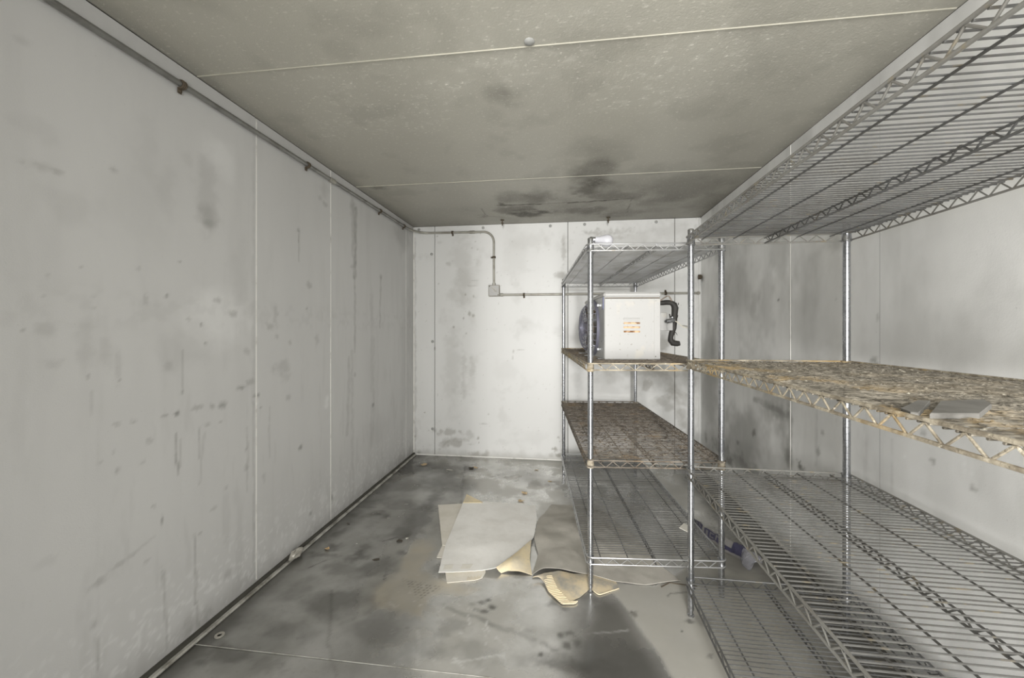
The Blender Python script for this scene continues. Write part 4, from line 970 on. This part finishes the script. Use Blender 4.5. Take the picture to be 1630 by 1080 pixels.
# ---------------------------------------------------------------- the cooling unit on the rear shelving
ev = empty('cooling_unit', (0.217, 2.093, 1.0384), 0.10)
tag(ev, 'white box-shaped evaporator cooling unit with blue fan guard standing on the rusted second shelf', 'cooling unit')
WB, DB, HB = 0.288, 0.62, 0.350
MB().box(0, WB, 0.0, DB, 0, HB - 0.012, 0.004).build('casing', M['side'], ev)
MB().box(0.001, WB - 0.001, -0.003, 0.020, 0.0005, HB - 0.034, 0.003).build('front_panel', M['enamel'], ev)
MB().box(0.255, WB - 0.003, -0.0045, -0.002, 0.004, HB - 0.036, 0.0008).build('panel_seam_strip', M['enamel'], ev)
MB().box(0.004, WB - 0.004, -0.001, DB - 0.004, HB - 0.034, HB - 0.029).build('lid_gap', M['iron'], ev)
lid = MB().box(-0.004, WB + 0.005, -0.007, DB + 0.004, HB - 0.030, HB, 0.010).build('lid', M['enamel'], ev)
MB().lathe([(0.008, 0), (0.008, 0.005), (0.005, 0.007)], 10, (0.125, 0.06, HB)).build('lid_screw', M['enamel'], lid)
for k in range(4):
    z = 0.140 + 0.0218 * k
    mt = M['louvre'] if k < 3 else M['enamel']
    m = MB().box(0.098, 0.182, -0.0060, -0.0028, z, z + 0.0085, 0.001)
    m.box(0.098, 0.182, -0.0085, -0.0055, z + 0.0065, z + 0.0090, 0.001)
    m.build('louvre', mt, ev)
MB().lathe([(0.003, 0), (0.002, 0.002)], 8, (0.262, -0.0045, 0.016), 'y').build('panel_screw', M['iron'], ev)
# fan side
MB().box(-0.0015, 0.0, 0.022, 0.036, 0.262, 0.325).build('sticker', M['sticker'], ev)
for z in (0.090, 0.262): MB().lathe([(0.005, 0), (0.004, 0.003)], 8, (0.0, 0.052, z), 'x', M=Matrix.Rotation(PI, 4, 'Z')).build('side_screw', M['zinc'], ev)
FC = (0.0, 0.290, 0.166); FR = 0.150
def fan_ring(r, x, tr, n=40):
    return [(x, FC[1] + r * math.cos(2 * PI * k / n), FC[2] + r * math.sin(2 * PI * k / n)) for k in range(n)]
gd = MB()
for i in range(15):
    q = (i + 1) / 15
    x = -0.012 - 0.072 * (1 - q ** 3.5) ** 0.6
    gd.tube(fan_ring(FR * q, x, 0.0016), 0.0017, 5, closed=True)
for k in range(24):
    a = 2 * PI * k / 24
    gd.tube([(-0.012 - 0.072 * (1 - q ** 3.5) ** 0.6 + 0.001, FC[1] + FR * q * math.cos(a + q * 0.5), FC[2] + FR * q * math.sin(a + q * 0.5)) for q in (0.22, 0.45, 0.65, 0.78, 0.88, 0.94, 0.98, 1.0)], 0.0016, 5)
g_ = gd.build('fan_guard', M['guard'], ev)
MB().lathe([(0.034, 0), (0.034, 0.003), (0.028, 0.006)], 20, (-0.084, FC[1], FC[2]), 'x', M=Matrix.Rotation(PI, 4, 'Z')).build('guard_badge', M['guard'], g_)
sr = MB()
sr.tube(fan_ring(FR + 0.004, -0.007, 0), 0.0075, 8, closed=True)
sr.tube(fan_ring(FR + 0.006, -0.002, 0), 0.0055, 8, closed=True)
sr.build('fan_shroud', M['guard'], ev)
fb = MB().lathe([(0.035, 0), (0.035, 0.05), (0.025, 0.06)], 16, (-0.004, FC[1], FC[2]), 'x', M=Matrix.Rotation(PI, 4, 'Z'))
for k in range(4):
    a = k * PI / 2 + 0.3
    V = []
    for r, wd, tw in ((0.03, 0.25, 0.012), (0.09, 0.42, 0.018), (0.135, 0.5, 0.02)):
        for s in (-1, 1):
            V.append((-0.030 + s * tw, FC[1] + r * math.cos(a + s * wd), FC[2] + r * math.sin(a + s * wd)))
    V2 = [(x + 0.002, y, z) for x, y, z in V]
    F = [(0, 1, 3, 2), (2, 3, 5, 4), (6, 8, 9, 7), (8, 10, 11, 9), (0, 2, 8, 6), (2, 4, 10, 8), (1, 7, 9, 3), (3, 9, 11, 5), (4, 5, 11, 10), (0, 6, 7, 1)]
    fb.add(V + V2, F)
fb.build('fan', M['iron'], ev)
for y, z in ((0.155, 0.290), (0.155, 0.046), (0.425, 0.290), (0.425, 0.046)):
    MB().box(-0.010, 0.0, y - 0.008, y + 0.008, z - 0.008, z + 0.008, 0.002).build('guard_clip', M['zinc'], ev)
for y in (0.03, 0.28, 0.53): MB().box(-0.055 if y > 0.1 else -0.03, 0.0, y, y + 0.03, 0.0, 0.004, 0.001).build('mounting_foot', M['zinc'], ev)
# right-hand side: wiring box, clamp, cable, lagged pipe
wbx = MB().box(WB, WB + 0.107, 0.20, 0.27, 0.148, 0.252, 0.003).build('wiring_box', M['enamel'], ev)
MB().box(WB + 0.107, WB + 0.145, 0.215, 0.262, 0.150, 0.205, 0.003).build('wiring_box_extension', M['enamel'], wbx)
cl = MB().tube([(WB + 0.089, 0.190, 0.200), (WB + 0.099, 0.186, 0.202), (WB + 0.120, 0.186, 0.205), (WB + 0.135, 0.188, 0.207), (WB + 0.145, 0.190, 0.206)], [0.006, 0.0125, 0.0125, 0.010, 0.0075], 12)
cl.build('cable_clamp', M['zinc'], ev)
MB().lathe([(0.004, 0), (0.007, 0.004), (0.007, 0.010), (0.003, 0.013)], 10, (WB + 0.131, 0.188, 0.216)).build('clamp_screw', M['zinc'], ev)
MB().tube([(WB + 0.143, 0.190, 0.205), (WB + 0.160, 0.190, 0.197), (WB + 0.180, 0.195, 0.180), (WB + 0.200, 0.20, 0.168), (WB + 0.230, 0.21, 0.165), (WB + 0.265, 0.25, 0.170), (WB + 0.275, 0.40, 0.180)], 0.0026, 8).build('cable', M['cable'], ev)
pp = MB().tube([(WB - 0.005, 0.26, 0.308), (WB + 0.095, 0.26, 0.310), (WB + 0.125, 0.26, 0.313), (WB + 0.150, 0.26, 0.312), (WB + 0.167, 0.26, 0.300), (WB + 0.173, 0.258, 0.280), (WB + 0.169, 0.255, 0.245), (WB + 0.166, 0.255, 0.205), (WB + 0.162, 0.252, 0.165), (WB + 0.151, 0.25, 0.135), (WB + 0.145, 0.25, 0.112), (WB + 0.145, 0.25, 0.094), (WB + 0.157, 0.25, 0.078), (WB + 0.183, 0.248, 0.074), (WB + 0.195, 0.247, 0.076)],
               [0.0145, 0.014, 0.0145, 0.0150, 0.018, 0.0195, 0.0175, 0.0175, 0.017, 0.016, 0.0145, 0.017, 0.018, 0.0165, 0.014], 12)
pp.build('lagged_pipe', M['foam'], ev)
for p, q, r in (((WB + 0.145, .24, .225), (WB + 0.131, .238, .240), .003), ((WB + 0.135, .24, .245), (WB + 0.139, .24, .21), .004), ((WB + 0.141, .24, .155), (WB + 0.125, .238, .150), .005), ((WB + 0.170, .245, .140), (WB + 0.181, .243, .122), .002), ((WB + 0.190, .255, .298), (WB + 0.192, .255, .312), .003), ((WB + 0.183, .25, .225), (WB + 0.187, .25, .24), .003)):
    MB().tube([p, ((p[0] + q[0]) / 2, p[1], (p[2] + q[2]) / 2 + .002), q], [r, r * .8, r * .3], 6).build('torn_tape', M['foam'], ev)
m = MB()
for d in (0.0, 0.006):
    m.tube([(WB + 0.083 + d, 0.255, 0.322), (WB + 0.103 + d, 0.252, 0.338), (WB + 0.123 + d, 0.25, 0.350), (WB + 0.131 + d, 0.25, 0.350), (WB + 0.139 + d, 0.25, 0.338), (WB + 0.149 + d, 0.25, 0.318)], 0.0024, 6)
m.build('control_wires', M['brown'], ev)

# ---------------------------------------------------------------- bulb on the top shelf
lb = empty('light_bulb', (0.205, 1.888, 1.5995), 0.0)
tag(lb, 'white frosted light bulb lying on the top shelf beside the front post', 'light bulb')
prof = [(0.0145, -0.052), (0.0155, -0.046), (0.0185, -0.034), (0.0235, -0.022), (0.0285, -0.010), (0.0310, 0.002), (0.0300, 0.012), (0.0255, 0.021), (0.017, 0.0275), (0.008, 0.030), (0.002, 0.0308)]
RM = Matrix.Rotation(math.radians(8), 4, 'Y')
MB().lathe(prof, 24, (0, 0, 0.0065), 'x', M=RM).build('globe', M['bulb'], lb)
MB().lathe([(0.006, -0.082), (0.010, -0.078), (0.0125, -0.076), (0.0135, -0.073), (0.0125, -0.070), (0.0135, -0.067), (0.0125, -0.064), (0.0135, -0.061), (0.0125, -0.058), (0.0140, -0.052)], 16, (0, 0, 0.0065), 'x', M=RM).build('screw_base', M['zinc'], lb)

# ---------------------------------------------------------------- cardboard on the floor
def resample(P, n):
    P = np.array(P, float)
    d = np.r_[0, np.cumsum(np.linalg.norm(np.diff(P, axis=0), axis=1))]
    t = np.linspace(0, d[-1], n)
    # smooth interpolation through the points
    out = np.stack([np.interp(t, d, P[:, k]) for k in range(3)], 1)
    for _ in range(2):
        out[1:-1] = 0.5 * out[1:-1] + 0.25 * (out[2:] + out[:-2])
    return out
def sheet(name, S, mat, parent=None, nu=36, nv=28, thick=0.0022, wave=0.003, ridge=0.0, seed=0, bulge=0.0, lift=0.0, rag=0.0015):
    T = resample(S['top'], nu); B = resample(S['bottom'], nu); Lf = resample(S['left'], nv); Rt = resample(S['right'], nv)
    s = np.linspace(0, 1, nu)[:, None, None]; t_ = np.linspace(0, 1, nv)[None, :, None]
    P = (1 - t_) * T[:, None] + t_ * B[:, None] + (1 - s) * Lf[None] + s * Rt[None]
    P = P - ((1 - s) * (1 - t_) * T[0] + s * (1 - t_) * T[-1] + (1 - s) * t_ * B[0] + s * t_ * B[-1])
    x, y = P[..., 0], P[..., 1]
    ss = np.linspace(0, 1, nu)[:, None]; tt = np.linspace(0, 1, nv)[None, :]
    win = np.sin(ss * PI) * np.sin(tt * PI)
    P[..., 2] += (fbm(x, y, 5, 3, seed) - 0.5) * 2 * wave * (0.4 + win) + bulge * win + ridge * (np.abs(fbm(x, y, 4, 3, seed + 9) - 0.5) < 0.03) * win + lift
    P[..., 0] += (fbm(x, y, 60, 2, seed + 3) - 0.5) * rag * (1 - win) * 2
    P[..., 1] += (fbm(x, y, 60, 2, seed + 4) - 0.5) * rag * (1 - win) * 2
    P[..., 2] = np.maximum(P[..., 2], thick + 0.0006)
    Q = P.reshape(-1, 3)
    idx = np.arange(nu * nv).reshape(nu, nv)
    q = np.stack([idx[:-1, :-1], idx[:-1, 1:], idx[1:, 1:], idx[1:, :-1]], -1).reshape(-1, 4)
    low = Q - np.array([0, 0, thick])
    ring = np.concatenate([idx[:, 0], idx[-1, 1:], idx[-2::-1, -1], idx[0, -2:0:-1]])
    r2 = np.roll(ring, -1); o = len(Q)
    a, b_, c_ = Q[q[0, 0]], Q[q[0, 1]], Q[q[0, 2]]
    flip = np.cross(b_ - a, c_ - a)[2] < 0
    F = [tuple(r) for r in (q[:, ::-1] if flip else q).tolist()]
    F += [tuple(k + o for k in reversed(f)) for f in F]
    sk = np.stack([ring, ring + o, r2 + o, r2], -1)
    F += [tuple(r) for r in (sk if flip else sk[:, ::-1]).tolist()]
    m = MB().add(Q.tolist() + low.tolist(), F, True)
    return m.build(name, mat, parent), P
cA, PA = sheet('cardboard_sheet', SHEETS['A'], M['card_pale'], seed=1, wave=0.004, bulge=0.006, nu=44, nv=40)
tag(cA, 'large pale dusty cardboard sheet lying flat, top of the floor pile', 'cardboard', 'cardboard on the floor')
sheet('turned_back_corner', SHEETS['FC'], M['card_tan'], cA, nu=14, nv=8, seed=2, wave=0.001)[0]['label'] = 'tan corner curled up at the far edge'
sheet('curled_edge', SHEETS['E1'], M['card_tan'], cA, nu=26, nv=18, seed=3, wave=0.003, bulge=0.010)[0]['label'] = 'tan curled near right edge'
def tab(a, b, w, mat, name, parent):   # paper tape on the near edge
    a, b = Vector(a), Vector(b); d = (b - a).normalized(); nrm = Vector((-d.y, d.x, 0)) * w
    m = MB(); up = Vector((0, 0, 0.0008))
    V = [a, b, b + nrm, a + nrm]; V = [p + up for p in V] + [p - up for p in V]
    m.add(V, [(0, 1, 2, 3), (7, 6, 5, 4), (0, 4, 5, 1), (1, 5, 6, 2), (2, 6, 7, 3), (3, 7, 4, 0)])
    return m.build(name, mat, parent)
def onA(i, j, dz=0.0012): p = PA[i, j]; return (p[0], p[1], p[2] + dz)
for (i0, i1, j) in ((3, 9, 36), (15, 22, 36)):
    m = MB(); V = []; F = []
    for i in range(i0, i1 + 1):
        V += [onA(i, j), onA(i, j + 2)]
    for k in range(i1 - i0): F.append((2 * k, 2 * k + 1, 2 * k + 3, 2 * k + 2))
    m.add(V, F); m.build('paper_tape', M['scrap'], cA)
o, _ = sheet('cardboard_sheet', SHEETS['B'], M['card_cream'], seed=4, wave=0.002)
tag(o, 'cream cardboard sheet showing along the far left side beneath the large pale sheet', 'cardboard', 'cardboard on the floor')
o, _ = sheet('cardboard_sheet', SHEETS['B2'], M['card_cream'], seed=5, wave=0.001, nu=20, nv=14)
tag(o, 'cardboard piece whose pointed corner pokes out left beneath the large pale sheet', 'cardboard', 'cardboard on the floor')
cC, PC = sheet('cardboard_sheet', SHEETS['C'], M['card_cream'], seed=6, wave=0.001, nu=24, nv=16)
tag(cC, 'small cream cardboard tab showing beneath the near edge of the large pale sheet', 'cardboard', 'cardboard on the floor')
m = MB()
for i in range(13, 22):
    p, q = PC[i, 15], PC[i, 11 if i % 2 else 12]
    m.tube([(p[0], p[1], p[2] + .0008), (q[0], q[1], q[2] + .0008)], 0.0012, 5)
m.build('corrugation', M['card_tan'], cC)
cD, PD = sheet('cardboard_sheet', SHEETS['D'], M['card_grey'], seed=7, wave=0.014, bulge=0.008, ridge=0.006, nu=56, nv=36)
tag(cD, 'grey dirt-covered cardboard sheet rumpled beside the rear shelving and running under it', 'cardboard', 'cardboard on the floor')
cE, PE = sheet('cardboard_sheet', SHEETS['E'], M['card_mix'], seed=8, wave=0.003, bulge=0.006, nu=60, nv=20)
tag(cE, 'torn tan corrugated cardboard flap around the front post of the rear shelving', 'cardboard', 'cardboard on the floor')
m = MB(); FE = PE.reshape(-1, 3)
def flapz(x, y): return FE[np.argmin((FE[:, 0] - x) ** 2 + (FE[:, 1] - y) ** 2), 2]
for i in range(0, 46):
    f = i * 0.56; i0 = int(f); p = PE[i0, 19] + (PE[i0 + 1, 19] - PE[i0, 19]) * (f - i0)
    if i % 2: continue
    ln = 0.045 if i < 40 else 0.045 - (i - 40) * 0.002
    pts = [(p[0] + d * 0.98, p[1] + d * 0.16, flapz(p[0] + d * 0.98, p[1] + d * 0.16) + 0.0012) for d in (0.001, ln * 0.5, ln)]
    m.tube(pts, 0.0021, 5)
o = m.build('corrugation', M['card_flute'], cE); o['label'] = 'bare corrugated ridges along the torn edge'
m = MB()
for i in range(38, 59):
    p, q = PE[i, 19], PE[min(i + 1, 59), 19]
    m.tube([(p[0], p[1], p[2]), (q[0], q[1], q[2])], 0.0025, 5)
m.build('torn_edge', M['card_flute'], cE)

# ---------------------------------------------------------------- plates on the golden shelf
def plate(pts, z, th, mat, name, parent=None):
    n = len(pts); e = 0.0015
    c = (sum(p[0] for p in pts) / n, sum(p[1] for p in pts) / n)
    inn = [(p[0] + (c[0] - p[0]) * 0.03, p[1] + (c[1] - p[1]) * 0.03) for p in pts]
    V = [(x, y, z) for x, y in pts] + [(x, y, z + th - e) for x, y in pts] + [(x, y, z + th) for x, y in inn]
    F = [tuple(range(n))[::-1], tuple(range(2 * n, 3 * n))]
    for k in range(n):
        k2 = (k + 1) % n
        F += [(k, k2, n + k2, n + k), (n + k, n + k2, 2 * n + k2, 2 * n + k)]
    area = sum(pts[k][0] * pts[(k + 1) % n][1] - pts[(k + 1) % n][0] * pts[k][1] for k in range(n))
    if area < 0: F = [f[::-1] for f in F]
    return MB().add(V, F).build(name, mat, parent)
zs = 1.0482 + 0.0126 + 0.0024
o = plate([(0.506, 0.648), (0.516, 0.678), (0.606, 0.762), (0.622, 0.758), (0.512, 0.643)], zs, 0.007, M['slate'], 'card_offcut')
tag(o, 'small slim grey cardboard offcut on the golden rusted shelf, left of the large one', 'cardboard', 'grey offcuts on the golden shelf')
o = plate([(0.522, 0.637), (0.632, 0.752), (0.722, 0.779), (0.690, 0.733), (0.592, 0.645)], zs, 0.008, M['slate'], 'card_offcut')
tag(o, 'large flat grey cardboard offcut with pointed ends on the golden rusted shelf', 'cardboard', 'grey offcuts on the golden shelf')

# ---------------------------------------------------------------- plastic bag on the floor beside the rear unit
bg = empty('plastic_bag', (0.86, 2.34, 0.0), 0.0)
tag(bg, 'crumpled plastic bag with navy print lying on the floor right of the rear shelving', 'plastic bag')
def ribbon(name, up, lo, mat, z_up, z_lo, nu=30, nv=12, crump=0.006, hump=0.02, seed=0, t0=0.0, t1=1.0, s0=0.0, s1=1.0, off=0.0):
    U = resample([(x, y, z_up) for x, y in up], 61); Lw = resample([(x, y, z_lo) for x, y in lo], 61)
    fs = np.linspace(s0, s1, nu); ft = np.linspace(t0, t1, nv)
    P = np.zeros((nu, nv, 3))
    for i, a in enumerate(fs):
        p = np.array([np.interp(a, np.linspace(0, 1, 61), U[:, k]) for k in range(3)]); q = np.array([np.interp(a, np.linspace(0, 1, 61), Lw[:, k]) for k in range(3)])
        P[i] = p + (q - p) * ft[:, None]
    P[..., 2] += hump * np.sin(np.linspace(t0, t1, nv) * PI)[None, :] + (fbm(P[..., 0], P[..., 1], 28, 3, seed) - 0.5) * 2 * crump + off
    P[..., 2] = np.maximum(P[..., 2], 0.003)
    Q = P.reshape(-1, 3); low = Q.copy(); low[:, 2] = np.maximum(Q[:, 2] - (0.0008 if off else 0.02), 0.001)
    idx = np.arange(nu * nv).reshape(nu, nv)
    q = np.stack([idx[:-1, :-1], idx[:-1, 1:], idx[1:, 1:], idx[1:, :-1]], -1).reshape(-1, 4)
    a, b_, c_ = Q[q[0, 0]], Q[q[0, 1]], Q[q[0, 2]]
    flip = np.cross(b_ - a, c_ - a)[2] < 0
    F = [tuple(r) for r in (q[:, ::-1] if flip else q).tolist()]
    o = len(Q); F += [tuple(k + o for k in reversed(f)) for f in F]
    ring = np.concatenate([idx[:, 0], idx[-1, 1:], idx[-2::-1, -1], idx[0, -2:0:-1]]); r2 = np.roll(ring, -1)
    sk = np.stack([ring, ring + o, r2 + o, r2], -1)
    F += [tuple(r) for r in (sk if flip else sk[:, ::-1]).tolist()]
    return child(MB().add(Q.tolist() + low.tolist(), F, False).build(name, mat), bg)
UP = [(0.800, 2.560), (0.836, 2.44), (0.904, 2.345), (0.950, 2.275), (0.985, 2.225)]
LO = [(0.770, 2.500), (0.800, 2.41), (0.842, 2.314), (0.866, 2.245), (0.925, 2.175)]
ribbon('bag_body', UP, LO, M['bag'], 0.03, 0.012, 40, 16, 0.007, 0.025, 3)
ribbon('printed_block', UP, LO, M['navy'], 0.03, 0.012, 14, 8, 0.007, 0.025, 3, 0.15, 0.85, 0.03, 0.26, 0.0022)
ribbon('printed_block', UP, LO, M['navy'], 0.03, 0.012, 16, 6, 0.007, 0.025, 3, 0.56, 0.97, 0.31, 0.62, 0.0022)
ribbon('printed_band', UP, LO, M['navy'], 0.03, 0.012, 14, 10, 0.007, 0.025, 3, 0.12, 1.0, 0.82, 1.0, 0.0022)
ribbon('printed_band', UP, LO, M['navy'], 0.03, 0.012, 16, 4, 0.007, 0.025, 3, 0.84, 1.0, 0.62, 0.84, 0.0022)
for a0, a1, b0, b1 in ((0.07, 0.085, 0.3, 0.72), (0.105, 0.12, 0.3, 0.72), (0.105, 0.16, 0.3, 0.38), (0.105, 0.16, 0.64, 0.72), (0.19, 0.205, 0.3, 0.72), (0.19, 0.235, 0.3, 0.38), (0.19, 0.23, 0.48, 0.55), (0.19, 0.235, 0.64, 0.72)):
    ribbon('print_stroke', UP, LO, M['print'], 0.03, 0.012, 4, 4, 0.007, 0.025, 3, b0, b1, a0, a1, 0.0036)
for a0, a1, b0, b1 in ((0.345, 0.385, 0.68, 0.94), (0.42, 0.44, 0.66, 0.92), (0.42, 0.50, 0.66, 0.72), (0.42, 0.50, 0.86, 0.92), (0.53, 0.555, 0.68, 0.94), (0.53, 0.60, 0.68, 0.75)):
    ribbon('print_stroke', UP, LO, M['print'], 0.03, 0.012, 5, 4, 0.007, 0.025, 3, b0, b1, a0, a1, 0.0036)
ribbon('clear_end', [(0.965, 2.23), (0.985, 2.19), (1.00, 2.135)], [(0.915, 2.18), (0.905, 2.13), (0.915, 2.085)], M['film'], 0.035, 0.012, 18, 16, 0.016, 0.03, 9)
# torn paper on the bottom shelf of the rear unit
zb = 0.1499 + 0.0126 + 0.0024
o = plate([(0.601, 2.142), (0.641, 2.196), (0.662, 2.160), (0.632, 2.100)], zb, 0.003, M['scrap'], 'paper_scrap'); o.rotation_euler = (0, 0, 0)
tag(o, 'torn cream paper scrap on the bottom shelf of the rear shelving', 'paper')

# ---------------------------------------------------------------- bits lying on the floor
def flake(name, x, y, size, mat, label, cat, seed, group=None, curl=0.4, n=7, asp=0.6, rot=0.0):
    R = random.Random(seed); m = MB(); V = [(x, y, size * curl * 0.5 + .002)]; k_ = n
    for k in range(k_):
        a = 2 * PI * k / k_
        r = size * R.uniform(0.55, 1.15)
        dx, dy = r * math.cos(a), r * math.sin(a) * asp
        V.append((x + dx * math.cos(rot) - dy * math.sin(rot), y + dx * math.sin(rot) + dy * math.cos(rot), 0.002 + size * curl * R.uniform(0, 1)))
    F = [(0, 1 + k, 1 + (k + 1) % k_) for k in range(k_)]
    V2 = [(a, b, max(c - .0015, .0004)) for a, b, c in V]; o = len(V)
    F2 = [(a + o, c + o, b + o) for a, b, c in F]
    sk = [(1 + (k + 1) % k_, 1 + k, 1 + k + o, 1 + (k + 1) % k_ + o) for k in range(k_)]
    m.add(V + V2, F + F2 + sk)
    return tag(m.build(name, mat), label, cat, group)
GL = 'dry leaf scraps on the floor'
flake('leaf_scrap', -0.271, 2.87, 0.030, M['leaf'], 'brown dry leaf scrap between the cardboard and the back wall, nearest the shelving', 'leaf', 1, GL)
flake('leaf_scrap', -0.285, 2.735, 0.024, M['leaf'], 'brown dry leaf scrap just behind the large pale cardboard', 'leaf', 2, GL)
flake('leaf_scrap', -0.777, 3.336, 0.034, M['leaf_dark'], 'dark leaf scrap on the stained floor near the back wall', 'leaf', 3, GL, 0.3)
flake('leaf_scrap', -0.735, 3.345, 0.022, M['leaf'], 'pale curled leaf scrap next to the dark one near the back wall', 'leaf', 4, GL, 0.7)
flake('leaf_scrap', -1.207, 3.362, 0.030, M['leaf'], 'pale leaf scrap in the far left floor corner', 'leaf', 5, GL)
flake('leaf_scrap', -0.952, 3.268, 0.032, M['scrap'], 'flat whitish strip of leaf midway along the far floor', 'leaf', 6, GL, 0.1, asp=0.3)
flake('leaf_scrap', -0.097, 3.122, 0.026, M['leaf'], 'thin brown leaf scrap close to the rear shelving far post', 'leaf', 7, GL, 0.15, asp=0.35)
flake('leaf_scrap', -0.211, 3.361, 0.022, M['leaf'], 'small brown leaf scrap closest to the back wall', 'leaf', 8, GL, 0.2, asp=0.4)
flake('leaf_scrap', -1.263, 2.002, 0.016, M['leaf_orange'], 'orange-brown leaf scrap near the left wall channel', 'leaf', 9, None, 0.8, asp=0.8)
flake('leaf_scrap', -0.908, 2.13, 0.020, M['leaf_dark'], 'small black scrap on the floor beside the white chip', 'leaf', 10, None, 0.3, asp=0.6, rot=0.3)
flake('white_chip', -0.874, 2.155, 0.009, M['scrap'], 'tiny white chip on the floor left of the cardboard', 'chip', 11, None, 1.2, asp=0.9)
flake('bark_scrap', -1.30, 2.28, 0.012, M['leaf_dark'], 'dark crumb near the left wall channel and floor joint', 'crumb', 12, None, 0.5)
flake('rust_scrap', -0.955, 1.945, 0.022, M['leaf_dark'], 'flat dark curl stuck to the floor left of the tan dust patch', 'crumb', 13, None, 0.1)
# crumpled foil on the wall channel
m = MB(); R = random.Random(5)
V = []; F = []; nn, mm_ = 9, 7
for i in range(mm_):
    for k in range(nn):
        a = 2 * PI * k / nn; ph = PI * i / (mm_ - 1)
        r = 0.026 * (1 + R.uniform(-.35, .3))
        V.append((XL + 0.036 + r * math.sin(ph) * math.cos(a) * 0.8, 1.905 + 0.052 * math.sin(ph) * math.sin(a) * (1 + R.uniform(-.25, .25)), 0.026 + 0.8 * r * math.cos(ph)))
for i in range(mm_ - 1):
    for k in range(nn): F.append((i * nn + k, (i + 1) * nn + k, (i + 1) * nn + (k + 1) % nn, i * nn + (k + 1) % nn))
o = m.add(V, F).build('crumpled_foil', M['foil']); tag(o, 'crumpled foil wad lying on the channel at the foot of the left wall', 'foil')
# washer left on the near floor
o = MB().lathe([(0.008, 0.0), (0.017, 0.0), (0.017, 0.003), (0.008, 0.003), (0.008, 0.0)], 16, (-1.323, 1.385, 0.0008)).build('washer', M['foil']); tag(o, 'metal washer on the near left floor beside the wall channel', 'washer')
m = MB().tube([(0.455, 1.90, 0.003), (0.50, 1.935, 0.004), (0.56, 1.93, 0.003), (0.62, 1.925, 0.003)], 0.0022, 6).build('wire_offcut', M['iron'])
tag(m, 'thin bent wire offcut on the floor beside the near shelving foot', 'wire')
